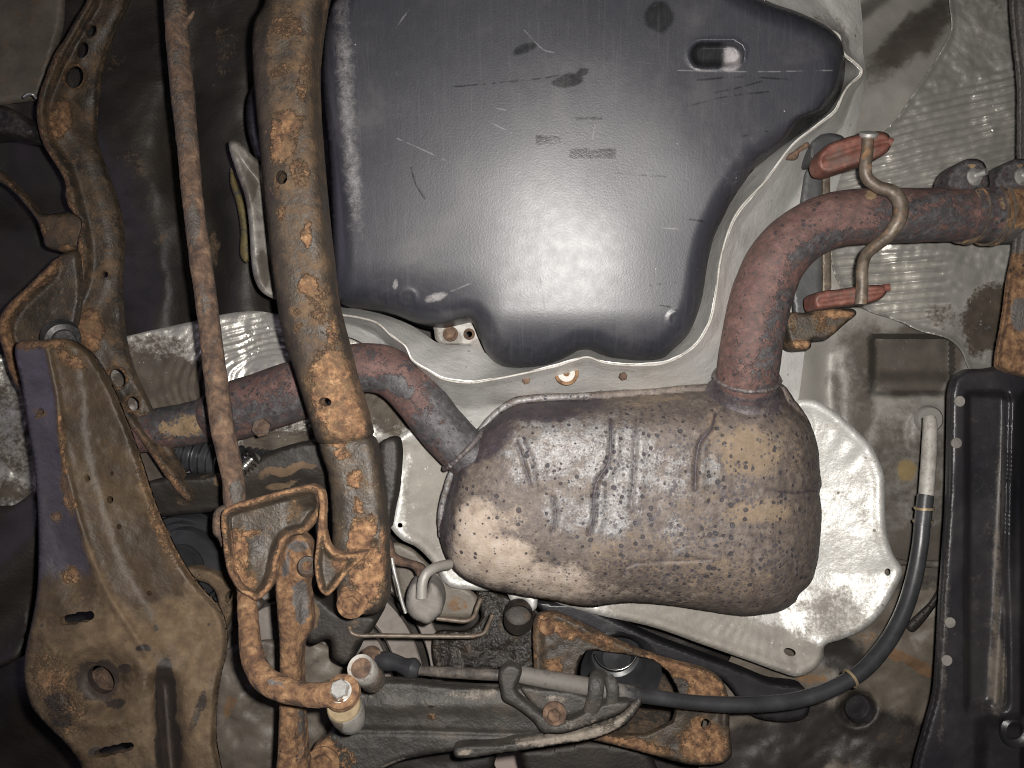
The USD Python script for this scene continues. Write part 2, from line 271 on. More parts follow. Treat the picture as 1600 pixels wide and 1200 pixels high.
M['foil'] = mat('foil', [(.42, .405, .37), (.51, .49, .45), (.58, .56, .52)], 14, .36, .68, [dict(ch=0, cols=[(.035, .028, .022), (.085, .066, .047)], cs=40, ns=40, amp=1.0, lo=.35, hi=.85, rough=.75, metal=.05), dict(pit=120, off=-.42, spread=.5, dens=.6, cols=[(.06, .05, .04)], hi=.06, op=.7, metal=0.), dict(cols=[(.8, .79, .76)], ns=170, lo=.66, hi=.70, op=.6, rough=.25)], ((35, .6), (120, .35), (380, .25)), .0014)
M['muffler_skin'] = mat('muffler_skin', [(.052, .041, .038), (.098, .078, .067), (.155, .125, .103)], 130, .62, .12, [
    dict(ch=2, cols=[(.10, .10, .105), (.21, .205, .205), (.34, .335, .335)], cs=420, ns=90, amp=2.2, lo=.3, hi=1.0, rough=.45, metal=.3, op=.8),
    dict(ch=3, cols=[(.15, .105, .065), (.25, .185, .12)], cs=140, ns=80, amp=1.8, lo=.3, hi=1.0, op=.7, rough=.9, metal=0.),
    dict(ch=0, cols=[(.20, .155, .12), (.32, .26, .21), (.38, .325, .28)], cs=60, ns=130, amp=1.3, lo=.15, hi=1.05, rough=.85, metal=0.),
    dict(ch=1, cols=[(.022, .017, .022), (.050, .039, .048)], cs=90, ns=110, amp=.9, lo=.3, hi=.85, rough=.5, op=.9),
    dict(pit=135, off=-.01, spread=.36, dens=.8, cols=[(.020, .017, .021), (.040, .036, .043)], lo=-.01, hi=.07, ch=5, chw=-.14, rough=.7, op=.92, hgt=-1.0, ns=35),
    dict(pit=230, off=-.02, spread=.36, dens=1.0, cols=[(.030, .027, .034), (.055, .05, .06)], lo=0., hi=.10, ch=4, chw=.25, rough=.6, op=.7, ns=40),
    dict(cols=[(.30, .21, .12)], ns=320, lo=.62, hi=.70, op=.45)], ((45, 1.0), (380, .9)), .0008)
M['red_pipe'] = mat('red_pipe', [(.050, .027, .023), (.090, .047, .040), (.140, .079, .066)], 90, .72, 0, [
    dict(ch=0, cols=[(.020, .019, .021), (.046, .043, .046), (.10, .095, .095)], cs=130, ns=120, nd=5, amp=2.2, lo=.40, hi=.66, rough=.6, hgt=.5),
    dict(cols=[(.028, .024, .026), (.06, .05, .05)], ns=330, nd=3, lo=.53, hi=.63, op=.7), dict(pit=170, off=-.02, spread=.36, dens=1.2, cols=[(.025, .02, .022)], hi=.12, op=.9, ns=30),
    dict(ch=1, cols=[(.12, .08, .045), (.26, .18, .10)], cs=90, ns=70, amp=1.2, lo=.45, hi=.7, rough=.9)], ((60, .9), (420, .9)), .0008)
M['hanger_steel'] = mat('hanger_steel', [(.05, .038, .028), (.095, .074, .056), (.17, .14, .11)], 90, .48, .3, [dict(cols=RUST, ns=70, lo=.52, hi=.66, rough=.9, metal=0.)], ((300, .8),), .0005)
M['red_rubber'] = mat('red_rubber', [(.07, .027, .020), (.12, .043, .031), (.18, .082, .062)], 110, .62, 0, [dict(cols=[(.055, .040, .034), (.11, .085, .07)], ns=45, nr=.75, lo=.46, hi=.66, op=.75), dict(cols=[(.05, .035, .03)], ns=70, lo=.6, hi=.72, op=.8), dict(cols=[(.45, .33, .28)], ns=120, lo=.68, hi=.76, op=.5)], ((80, .8), (400, .4)), .0006)
M['black_rubber'] = mat('black_rubber', [(.013, .013, .015), (.024, .024, .026), (.04, .04, .042)], 25, .36, 0, [dict(ch=0, cols=[(.10, .09, .08)], ns=60, amp=.8, lo=.4, hi=.8, rough=.8)], ((300, .3),), .0003)
M['bare_steel'] = mat('bare_steel', [(.30, .29, .27), (.45, .44, .42), (.58, .57, .55)], 60, .40, .7, [dict(cols=[(.12, .09, .06)], ns=120, lo=.58, hi=.70, rough=.8, metal=0.)], ((300, .6),), .0004)
M['white_metal'] = mat('white_metal', [(.20, .187, .166), (.29, .275, .25), (.37, .35, .325)], 70, .55, .1, [dict(cols=[(.15, .125, .10)], ns=260, lo=.54, hi=.64, op=.7), dict(ch=0, cols=[(.06, .05, .04), (.13, .10, .07)], ns=70, amp=.8, lo=.4, hi=.65, rough=.9), dict(cols=[(.22, .18, .14)], ns=90, lo=.56, hi=.72, op=.6), dict(pit=140, off=-.38, spread=.45, dens=.6, cols=[(.1, .08, .06)], hi=.06)], ((150, .8),), .0005)
M['grey_rubber'] = mat('grey_rubber', [(.12, .108, .095), (.17, .155, .14), (.22, .205, .185)], 50, .85, 0, [dict(cols=[(.10, .085, .07)], ns=60, lo=.6, hi=.75, op=.7)], ((60, 1.2), (300, .6)), .0008)
M['greasy_arm'] = mat('greasy_arm', [(.013, .012, .011), (.026, .023, .020), (.052, .043, .034)], 34, .6, 0, [rust_l(0), dict(ch=1, cols=[(.09, .075, .06), (.17, .145, .118), (.24, .205, .17)], cs=90, ns=70, amp=1.6, lo=.38, hi=.85, rough=.8), dict(cols=[(.6, .58, .55)], ns=330, lo=.72, hi=.75, rough=.2, op=.8)], ((50, 1.2), (300, .9)), .0012)
M['wet_black'] = mat('wet_black', [(.008, .007, .007), (.020, .016, .013), (.04, .03, .022)], 30, .22, 0, [dict(cols=[(.09, .06, .035)], ns=60, lo=.6, hi=.74, op=.8, rough=.6)], ((160, 2.4), (60, 1.0)), .0016)
M['grey_paint'] = mat('grey_paint', [(.028, .028, .030), (.048, .048, .05), (.075, .073, .07)], 14, .48, .1, [rust_l(0), dict(cols=RUST, ns=110, lo=.66, hi=.74)], ((60, .6), (350, .4)), .0007)
M['brake_disc'] = mat('brake_disc', [(.17, .145, .128), (.23, .20, .178), (.28, .25, .225)], 30, .6, .25, [dict(cols=[(.06, .05, .045)], ns=15, lo=.5, hi=.7, op=.6)], ((90, .6), (300, .4)), .0006)
M['tan_band'] = mat('tan_band', [(.16, .12, .07), (.26, .20, .12), (.33, .27, .18)], 60, .45, .5, (), ((200, .4),), .0003)
M['yellow_mark'] = mat('yellow_mark', [(.045, .035, .014), (.10, .075, .022)], 40, .7, 0, [dict(cols=[(.03, .026, .02)], ns=70, lo=.5, hi=.62)], ((200, .4),), .0003)
M['pale_wall'] = mat('pale_wall', [(.62, .50, .45), (.68, .55, .50)], 5, .8, 0, (), (), .001)
M['chrome'] = mat('chrome', [(.7, .69, .67), (.8, .79, .77)], 60, .18, 1., (), (), .001)

# ---------------- prims
used = {}
def path_for(parent, name):
    k = (parent, name); i = used.get(k, 0); used[k] = i + 1
    return f'{parent}/{name}' + (f'_{i:03d}' if i else '')
origin = {'/World': np.zeros(3)}
def data(prim, label=None, category=None, group=None, kind=None):
    for k, v in (('label', label), ('category', category), ('group', group), ('kind', kind)):
        if v: prim.SetCustomDataByKey(k, v)
def thing(name, label, category, base, group=None, kind=None):
    p = path_for('/World', name); x = UsdGeom.Xform.Define(stage, p); x.AddTranslateOp().Set(Gf.Vec3d(*map(float, base)))
    data(x.GetPrim(), label, category, group, kind); origin[p] = np.array(base, float); return p
def part(parent, name, mesh, material, paint=None, smooth=38, **k):
    if isinstance(mesh, (list, tuple)): mesh = cat(*mesh)
    v, f, n = meshkit.arrays(mesh, smooth); p = path_for(parent, name); off = origin[parent]; origin[p] = off
    m = UsdGeom.Mesh.Define(stage, p)
    m.CreatePointsAttr(Vt.Vec3fArray.FromNumpy((v - off).astype(np.float32)))
    m.CreateFaceVertexCountsAttr(Vt.IntArray.FromNumpy(np.full(len(f), 3, np.int32))); m.CreateFaceVertexIndicesAttr(Vt.IntArray.FromNumpy(f.astype(np.int32).ravel()))
    m.CreateSubdivisionSchemeAttr('none')
    if n is not None: m.CreateNormalsAttr(Vt.Vec3fArray.FromNumpy(n.astype(np.float32))); m.SetNormalsInterpolation('vertex')
    a = np.zeros((len(v), 6), np.float32)
    if paint is not None:
        x, y = px_of(v); c = paint(x, y)
        for i, q in enumerate(c): a[:, i] = q
    api = UsdGeom.PrimvarsAPI(m)
    for q in (0, 1): api.CreatePrimvar(f'paint{q}', _T.Float3Array, 'vertex').Set(Vt.Vec3fArray.FromNumpy(np.ascontiguousarray(a[:, 3*q:3*q+3])))
    UsdShade.MaterialBindingAPI.Apply(m.GetPrim()).Bind(M[material]); data(m.GetPrim(), **k); return p

# ================= SETTING: the underbody sheet metal =================
def lines(px, py, ls, w):
    out = np.zeros(np.shape(px))
    for l in ls: out = np.maximum(out, 1 - sm(w * .35, w, dist_to(l, px, py)))
    return out
part('/World', 'underbody', plate([(-260, -200), (1860, -200), (1860, 1400), (-260, 1400)], 1.10, .01, holes=[[(776, 1160), (824, 1160), (840, 1260), (790, 1260)]], step=16, smooth=False,
     h=lambda x, y, d: (fb(x, y, 130, 3) - .5) * .10), 'dark_body', lambda x, y: (blobs(x, y, [(1000, 1120, 200, 80, 0, .6), (420, 1060, 80, 80, 0, .7), (60, 60, 80, 120, 0, .5)], 25, 5),), kind='structure', label='dark dirty sheet metal of the car underside')
part('/World', 'garage_wall', plate([(600, 1100), (1000, 1100), (1000, 1300), (600, 1300)], lambda x, y: np.full(np.shape(x), 1.5), .01, step=30, smooth=False), 'pale_wall', kind='structure', label='pale pinkish wall glimpsed past the wheel at the bottom edge')
# floor pan to the right of the muffler
fp = [(1180, 430), (1290, 430), (1330, 470), (1420, 500), (1520, 540), (1640, 560), (1640, 900), (1480, 905), (1400, 880), (1360, 880), (1200, 900), (1150, 700)]
def fph(x, y, d):
    box = (1 - sm(0, 9, np.maximum(np.abs(x - 1425) - 58, np.abs(y - 570) - 40)))
    ov = sm(30, 42, np.hypot((x - 1452) / .78, (y - 678)) ) ; rim = np.exp(-((np.hypot((x - 1452) / .8, y - 678) - 42) / 4)**2)
    return .030 * box * (1 - .45 * sm(575, 600, y)) - .0035 * (1 - ov) - .002 * rim + (fb(x, y, 90, 9) - .5) * .012 + .012 * np.exp(-((x - 1290) / 22)**2) * sm(520, 560, y)
pan = part('/World', 'floor_pan', plate(fp, .955, .002, step=5, h=fph), 'grey_body', lambda x, y: (np.clip(blobs(x, y, [(1430, 560, 90, 60, 0, 1.0), (1330, 620, 45, 110, 0, .75), (1420, 760, 90, 160, 0, .62), (1450, 860, 90, 60, 0, .85), (1360, 545, 60, 60, 0, .7)], 20, 8, 50), 0, 1), blobs(x, y, [(1418, 735, 20, 22, 20, .75)], 8, 4)), kind='structure', label='dull grey floor panel with a square recess beside the muffler shield')
part(pan, 'rubber_plug', lathe([(0, .004), (.014, .004), (.016, .002), (.017, -.004), (.013, -.006), (.004, -.006), (0, -.006)], P(1452, 655, .945)), 'grey_body')
lp = [(1180, 870), (1360, 868), (1400, 880), (1480, 884), (1640, 890), (1640, 1300), (1120, 1300), (1100, 1120), (1130, 1050), (1160, 990)]
def lph(x, y, d):
    r = np.hypot(x - 1340, y - 1105)
    return (fb(x, y, 80, 12) - .5) * .03 - .006 * np.exp(-((r - 34) / 9)**2) + .008 * (1 - sm(20, 30, r)) + .02 * sm(0, 60, (y - 1000) - .35 * (x - 1380)) + .004 * np.sin((x + y * .6) / 24) * sm(1060, 1120, y)
lpan = part('/World', 'rear_floor_pan', plate(lp, .965, .002, step=5, h=lph), 'brown_body', lambda x, y: (blobs(x, y, [(1425, 1035, 60, 12, 28, 1.0), (1400, 1150, 60, 30, 10, .8), (1360, 1010, 40, 30, 0, .5), (1270, 1060, 30, 10, 0, .8)], 14, 3), blobs(x, y, [(1330, 1150, 190, 60, 10, .75), (1340, 1105, 34, 34, 0, .8), (1310, 1020, 50, 36, 30, .9), (1200, 1180, 120, 60, 0, .9), (1440, 1160, 60, 50, 0, .5), (1430, 910, 70, 20, 0, .6)], 14, 6)), kind='structure', label='brown grimy rear floor panel below the black hose')
part(lpan, 'drain_plug', lathe([(0, -.002), (.006, -.002), (.009, -.003), (.015, -.003), (.017, -.001), (.018, .006)], P(1340, 1105, .972)), 'satin_black', lambda x, y: (np.full(np.shape(x), .35),))
part(lpan, 'seam_strip', plate([(1418, 980), (1455, 940), (1475, 910), (1480, 918), (1462, 948), (1426, 988)], .945, .003, (4, .003)), 'dark_body')
# pale panel at the top right, folded
def gph(x, y, d):
    s = (x - 1320) * .62 + (y - 110) * .78
    return .05 * (1 - sm(-70, -40, s)) - .030 * sm(-28, 62, s) + (fb(x, y, 60, 4) - .5) * .010 + .003 * np.sin((x * .8 - y) / 7) * (1 - sm(-70, -30, s))
part('/World', 'side_floor_pan', plate([(1280, -120), (1560, -120), (1560, 60), (1480, 200), (1400, 300), (1330, 480), (1230, 470), (1240, 240)], .965, .002, step=5, h=gph), 'grey_body', lambda x, y: (blobs(x, y, [(1425, 58, 110, 36, -42, .8), (1350, 115, 40, 16, -40, .6)], 12, 8),), kind='structure', label='smooth pale grey floor panel with a diagonal fold at top right')  # dark diagonal patches: shade of the fold, put into the colour
# dark panel top left between perforated bracket and crossmember
def dph(x, y, d): return .022 * np.sin(x / 26 + fb(x, y, 160, 2) * 5) * sm(-50, 300, y) + (fb(x, y, 70, 8) - .5) * .02
part('/World', 'front_floor_pan', plate([(120, -120), (560, -120), (560, 540), (430, 520), (330, 512), (150, 545), (120, 400)], .99, .002, step=7, h=dph), 'dark_body', lambda x, y: (blobs(x, y, [(215, 250, 30, 60, 10, .42), (230, 340, 20, 60, -20, .5), (340, 390, 14, 30, 0, .6), (350, 80, 30, 60, 0, .45), (180, 90, 10, 30, 40, .5)], 20, 9),), kind='structure', label='black grimy floor panel with soft vertical folds at upper left')
part('/World', 'brown_side_panel', plate([(-60, -100), (110, -100), (100, 0), (97, 40), (88, 72), (68, 135), (60, 152), (20, 160), (-60, 166)], .97, .003, (10, .006), step=6, h=lambda x, y, d: (fb(x, y, 80, 3) - .5) * .012), 'brown_body', lambda x, y: (0 * x + .38, 0 * x + .3), kind='structure', label='flat dull brown sheet in the top left corner')

# ================= HEAT SHIELDS =================
# embossed tunnel shield, top right
to = [(1484, -90), (1483, 0), (1486, 45), (1467, 85), (1441, 125), (1415, 165), (1400, 187), (1378, 208), (1342, 236), (1308, 270), (1298, 330), (1302, 420), (1330, 470), (1360, 487), (1400, 500), (1440, 518), (1482, 530), (1502, 548), (1516, 580), (1560, 640), (1700, 640), (1700, -90)]
def toh(x, y, d):
    ang = x * .24 + y; w = fb(x, y, 60, 7) * 9
    up = np.sin((ang + w * .6) / 1.95) * (1 - sm(285, 330, y)) * sm(110, 200, y + (x - 1480) * .35)
    nub = np.sin((x * .9 - y * .5) / 3.2) * np.sin((x * .35 + y) / 3.4)
    low = np.sin((y + x * .10 + w * .8) / 2.5) * sm(385, 410, y) * (1 - sm(1450, 1490, x)) * (1 - sm(490, 515, y))
    return -.0020 * up - .00028 * nub * sm(140, 230, y) * (1 - .6 * sm(1480, 1520, x) * sm(400, 430, y)) - .0032 * low + (fb(x, y, 75, 5) - .5) * .020 - .004 * (fb(x, y, 18, 15) - .5) * (1 - sm(120, 200, y)) - .004 * np.exp(-(d / 5)**2) + .025 * sm(1450, 1600, x) * sm(380, 520, y)
part('/World', 'tunnel_heat_shield', plate(to, .925, .001, (3, .001), step=2.9, h=toh), 'foil', lambda x, y: (np.clip(blobs(x, y, [(1560, 500, 70, 70, 0, 1.0), (1480, 500, 50, 25, 30, .65), (1545, 30, 70, 60, 0, .5), (1450, 270, 120, 40, 0, .30), (1500, 400, 60, 25, 0, .35)], 16, 2), 0, 1),))
data(stage.GetPrimAtPath('/World/tunnel_heat_shield'), 'embossed ribbed foil heat shield behind the exhaust pipe at upper right', 'heat shield')
# crinkled foil shield at the left
fo = [(-80, 548), (20, 556), (100, 548), (190, 527), (260, 511), (320, 498), (355, 490), (400, 486), (432, 490), (530, 497), (575, 506), (606, 528), (645, 570), (660, 640), (640, 720), (560, 735), (470, 735), (350, 740), (200, 770), (100, 800), (40, 830), (-80, 830)]
foh = lambda x, y, d: (fb(x, y, 70, 21) - .5) * .034 + .0016 * np.sin((np.hypot(x - 430, (y - 600) * 1.5) + 40 * fb(x, y, 70, 3)) / 2.1) * np.exp(-((np.hypot(x - 430, (y - 600) * 1.5) - 110) / 55)**2) + .0035 * (fb(x, y, 16, 4) - .5) * (1 - sm(60, 160, x)) + .0012 * (fb(x, y, 14, 4) - .5)
part('/World', 'crinkled_heat_shield', plate(fo, .93, .001, (4, .002), step=3.6, h=foh), 'foil', lambda x, y: (np.clip(blobs(x, y, [(255, 600, 95, 66, 10, 1.0), (240, 545, 75, 26, -10, .7), (310, 520, 40, 20, 0, .35), (20, 660, 60, 110, 0, .68), (460, 715, 130, 60, 0, 1.0), (610, 610, 60, 90, 0, .95), (20, 790, 70, 60, 0, .75), (130, 680, 90, 100, 0, .9), (200, 720, 90, 60, 0, 1.0), (570, 530, 40, 14, 10, .6)], 16, 3), 0, 1),), label='crinkled dirty silver foil shield behind the rusty front pipe', category='heat shield')
# dished shield behind the muffler
mo = [(616, 690), (627, 678), (645, 668), (720, 640), (900, 640), (1180, 640), (1236, 632), (1252, 624), (1272, 625), (1302, 641), (1336, 670), (1361, 696), (1375, 724), (1382, 746), (1383, 800), (1386, 834), (1396, 866), (1410, 891), (1397, 925), (1376, 960), (1345, 986), (1312, 1000), (1289, 1009), (1286, 1030), (1274, 1045), (1246, 1057), (1218, 1050), (1180, 1036), (1100, 1008), (1020, 980), (940, 962), (880, 946), (842, 934), (838, 950), (830, 955), (818, 938), (800, 940), (790, 926), (740, 922), (700, 915), (676, 880), (652, 856), (626, 842), (609, 820), (614, 800), (619, 762), (616, 720)]
def moh(x, y, d):
    return .022 * sm(-20, 150, d) - .0035 * np.exp(-((d - 9) / 9)**2) + (fb(x, y, 80, 6, 2) - .5) * .008 + (fb(x, y, 20, 16) - .5) * .0007 + .0007 * np.sin(np.arctan2(y - 900, x - 1200) * 46) * np.exp(-((d - 30) / 22)**2) * sm(.45, .65, fb(x, y, 70, 8)) + .003 * np.exp(-((np.hypot(x - 1238, y - 668) - 30) / 4)**2) * sm(1245, 1260, x)
part('/World', 'muffler_heat_shield', plate(mo, .885, .0012, (5, .004), holes=[ellipse(1387, 894, 5, 6), ellipse(625, 821, 4, 4), ellipse(1234, 1019, 10, 6, 20)], step=3.6, h=moh), 'aluminium',
     lambda x, y: (np.clip(.50 + blobs(x, y, [(1230, 1020, 70, 34, 15, .62), (1090, 980, 130, 34, 12, .95), (1300, 960, 50, 40, 30, .3), (670, 790, 40, 120, 0, .62), (640, 700, 24, 16, 0, .5), (1190, 1010, 60, 30, 0, .5)], 12, 5), 0, 1),), label='big dished silver heat shield tucked behind the rusty muffler', category='heat shield')
# the bent-up aluminium shield between tank, muffler and outlet pipe: lip, inner and outer walls
ST = [  # lip x, y | inner x, y | outer x, y
 (525, 491, 528, 482, 520, 520), (560, 496, 560, 484, 556, 530), (590, 505, 600, 493, 580, 545), (612, 525, 640, 508, 600, 560), (634, 541, 665, 525, 622, 572), (643, 561, 682, 537, 634, 585), (652, 569, 700, 541, 645, 600), (668, 578, 715, 541, 662, 640), (692, 592, 736, 541, 690, 690),
 (735, 598, 757, 552, 735, 690), (770, 593, 780, 570, 770, 690), (820, 583, 812, 574, 820, 690), (870, 572, 865, 566, 870, 690), (900, 562, 892, 552, 900, 690), (918, 558, 915, 545, 920, 690), (945, 567, 942, 556, 945, 690), (1000, 571, 1000, 560, 1000, 690), (1040, 567, 1032, 560, 1045, 690), (1070, 553, 1052, 541, 1110, 690),
 (1092, 534, 1073, 520, 1190, 680), (1110, 502, 1086, 492, 1246, 640), (1119, 457, 1096, 452, 1256, 560), (1127, 400, 1105, 400, 1262, 500), (1150, 335, 1128, 340, 1272, 440), (1200, 278, 1168, 278, 1284, 380), (1240, 225, 1206, 238, 1300, 320), (1282, 193, 1262, 203, 1318, 260), (1306, 173, 1290, 181, 1334, 220), (1316, 150, 1306, 160, 1340, 190), (1326, 134, 1312, 145, 1346, 160),
 (1344, 119, 1318, 125, 1352, 135), (1346, 109, 1320, 110, 1354, 118), (1335, 97, 1320, 95, 1352, 104), (1320, 85, 1317, 80, 1350, 92), (1313, 74, 1312, 62, 1348, 80), (1311, 56, 1304, 48, 1348, 60), (1289, 44, 1282, 36, 1347, 30), (1250, 24, 1245, 20, 1342, -10), (1198, 6, 1195, 2, 1330, -60), (1120, -60, 1118, -64, 1240, -140)]
ST = np.array(ST, float); zl = np.interp(np.arange(len(ST)), [0, 4, 8, 18, 25, 30, 39], [.80, .785, .775, .775, .765, .755, .735])
lip = np.column_stack([ST[:, :2], zl]); inn = np.column_stack([ST[:, 2:4], zl + .055]); 
outr = np.column_stack([ST[:, 4:6], zl + np.interp(np.arange(len(ST)), [0, 8, 20, 30, 39], [.07, .11, .12, .09, .07])])
near = lambda w, z: np.column_stack([lip[:, :2] * (1 - w) + outr[:, :2] * w, lip[:, 2] * (1 - z) + outr[:, 2] * z])
sh = thing('fuel_tank_heat_shield', 'wavy bright aluminium shield curled round the black fuel tank', 'heat shield', P(1000, 600, .85))
pa = lambda x, y: (np.clip(blobs(x, y, [(1300, 50, 60, 40, 30, .60), (1150, 620, 100, 20, 0, .25), (620, 545, 50, 18, 40, .25), (1140, 560, 30, 16, 0, .3)], 12, 5) + .9 * np.exp(-(dist_to([(1070, 560), (1110, 545), (1140, 500), (1160, 420)], x, y) / 9)**2) * .35, 0, 1),)
part(sh, 'outer_wall', loft([lip, near(.10, .20), near(.42, .72), outr], m=9, wob=.006, seed=3, wf=22, step=3), 'aluminium', pa)
part(sh, 'inner_wall', loft([lip, inn], m=8, wob=.0018, seed=9, wf=30, step=3), 'aluminium', lambda x, y: (0 * x + .18,))
lz = spline(lip, False, 3); part(sh, 'rolled_rim', sweep(P(lz[:, 0], lz[:, 1], lz[:, 2] - .0005), .0013, 10), 'white_metal')
# round washer and bolt on the shield under the tank
b = thing('shield_fastener', 'rust ringed round fastener on the aluminium lip below the tank', 'fastener', P(885, 583, .80))
part(b, 'washer', lathe([(0, .002), (.0125, .002), (.013, 0), (.0125, -.0015), (.009, -.002), (0, -.002)], P(885, 583, .805)), 'heavy_rust')
part(b, 'star_clip', lathe([(.0035, -.0005), (.009, -.0005), (.009, -.002), (.0065, -.003), (.0035, -.003)], P(885, 583, .802)), 'grey_body')
part(b, 'stud', lathe([(0, -.008), (.003, -.008), (.0035, -.007), (.0035, .002)], P(886, 581, .803)), 'bare_steel')
for x_, y_, lab in ((822, 594, 'tiny tan clip peeking from the shield lip left of the fastener'), (973, 588, 'tiny brown clip peeking from the shield lip right of the fastener')):
    q = part('/World', 'shield_clip', trimesh.util.concatenate([m_ for m_ in hexhead(P(x_, y_, .80), .0045, .006)]), 'brown_rust', label=lab, category='clip')
# bracket with two bolts behind the lip
b = thing('tank_mount_bracket', 'grey bracket with two small bolts between tank and shield', 'bracket', P(715, 522, .86))
part(b, 'plate', plate([(676, 503), (752, 500), (765, 545), (775, 572), (740, 560), (730, 541), (690, 541), (680, 530)], .86, .003, (3, .002), step=4, smooth=False, holes=[ellipse(733, 522, 5, 6)]), 'grey_body', lambda x, y: (0 * x + .45 + blobs(x, y, [(705, 530, 16, 14, 0, .5), (750, 545, 20, 12, 0, .5)], 6),))
part(b, 'bolt', cat(*hexhead(P(704, 522, .857), .0065, .005, washer=.0085)), 'brown_rust')
part(b, 'nut', lathe([(.0035, .0), (.0065, 0), (.0065, -.003), (.0035, -.003)], P(733, 522, .858)), 'brown_rust')

# ================= FUEL TANK =================
tz = lambda x, y: .781 / (.05 * (x - 800) / F - .158 * (y - 600) / F + 1)
tank_o = [(565, -90), (528, -14), (516, 14), (508, 45), (504, 90), (505, 150), (512, 220), (517, 300), (519, 370), (520, 410), (520, 450), (529, 472), (560, 478), (590, 483), (615, 490), (650, 503), (690, 507), (715, 501), (733, 498), (742, 511), (750, 531), (762, 554), (780, 570), (800, 576), (845, 577), (870, 566), (893, 554), (905, 547), (925, 546), (945, 555), (970, 562), (1030, 562), (1053, 545), (1075, 523), (1088, 495), (1097, 465), (1106, 410), (1116, 370), (1130, 340), (1145, 310), (1165, 282), (1182, 256), (1205, 240), (1230, 222), (1260, 205), (1288, 183), (1306, 160), (1315, 140), (1320, 115), (1320, 92), (1312, 60), (1290, 40), (1250, 20), (1200, 2), (1150, -25), (1080, -90)]
face_edge = [(1330, 60), (1312, 100), (1300, 140), (1275, 172), (1240, 186), (1215, 225), (1190, 250), (1160, 290), (1130, 350)]
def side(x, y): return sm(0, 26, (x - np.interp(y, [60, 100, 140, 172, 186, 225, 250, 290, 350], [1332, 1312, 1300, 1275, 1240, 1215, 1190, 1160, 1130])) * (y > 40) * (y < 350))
def slot_d(x, y): return np.maximum(np.hypot(np.maximum(np.abs(x - 1120) - 22, 0), y - 85) - 20, -20)
def tank_h(x, y, d):
    h = .017 * sm(400, 540, y) * (1 - sm(620, 790, x)) + .013 * np.clip((y - 480) / 90, 0, 1.2)**2 * sm(660, 780, x) + .05 * side(x, y)
    h = h + .009 * (1 - sm(-9, 3, slot_d(x, y))) - .0012 * np.exp(-(slot_d(x, y) / 4)**2)
    for cx, cy in ((637, 466), (1058, 500)): h = h - .0012 * np.exp(-((np.hypot(x - cx, y - cy) - 13) / 2.2)**2)
    return h + (fb(x, y, 300, 5, 2) - .5) * .008
dk = [[(705, 136), (780, 129), (850, 122), (872, 118)], [(1108, 146), (1150, 138), (1190, 127)], [(1075, 166), (1130, 152), (1200, 143)], [(945, 268), (985, 272), (1040, 276)], [(642, 262), (650, 288), (664, 311)], [(1015, 446), (1055, 441)], [(1030, 477), (1062, 482)], [(1090, 125), (1160, 120), (1230, 124)], [(1060, 340), (1100, 346)], [(1200, 205), (1150, 215)]]
lt = [[(872, 490), (900, 462)], [(752, 184), (800, 208)], [(620, 216), (665, 236), (720, 262)], [(612, 55), (628, 30), (645, 8)], [(1060, 110), (1180, 112), (1300, 110)], [(843, 430), (853, 495)], [(930, 195), (926, 215)], [(705, 455), (742, 440)], [(760, 150), (775, 168), (790, 172)], [(1020, 355), (1060, 358)], [(820, 48), (850, 78), (865, 82)]]
rg = np.random.default_rng(5); fine_lines = []
for k_ in range(70):
    x_, y_, L_, a_ = rg.uniform(570, 1200), rg.uniform(10, 470), rg.uniform(14, 75), rg.normal(0, .55)
    fine_lines.append([(x_, y_), (x_ + .5 * L_ * math.cos(a_), y_ + .5 * L_ * math.sin(a_) + rg.uniform(-2, 2)), (x_ + L_ * math.cos(a_), y_ + L_ * math.sin(a_))])
ex = []
for l in dk + lt + fine_lines:
    q = spline(l, False, 2.2); tn = np.gradient(q, axis=0); tn = np.stack([-tn[:, 1], tn[:, 0]], 1) / np.linalg.norm(tn, axis=1)[:, None]
    ex += [q + tn * o for o in (-3.2, -1.4, 0, 1.4, 3.2)]
ex = np.vstack(ex)
def rect(x, y, cx, cy, w, h_): return (1 - sm(-3, 2, np.abs(x - cx) - w / 2)) * (1 - sm(-3, 2, np.abs(y - cy) - h_ / 2))
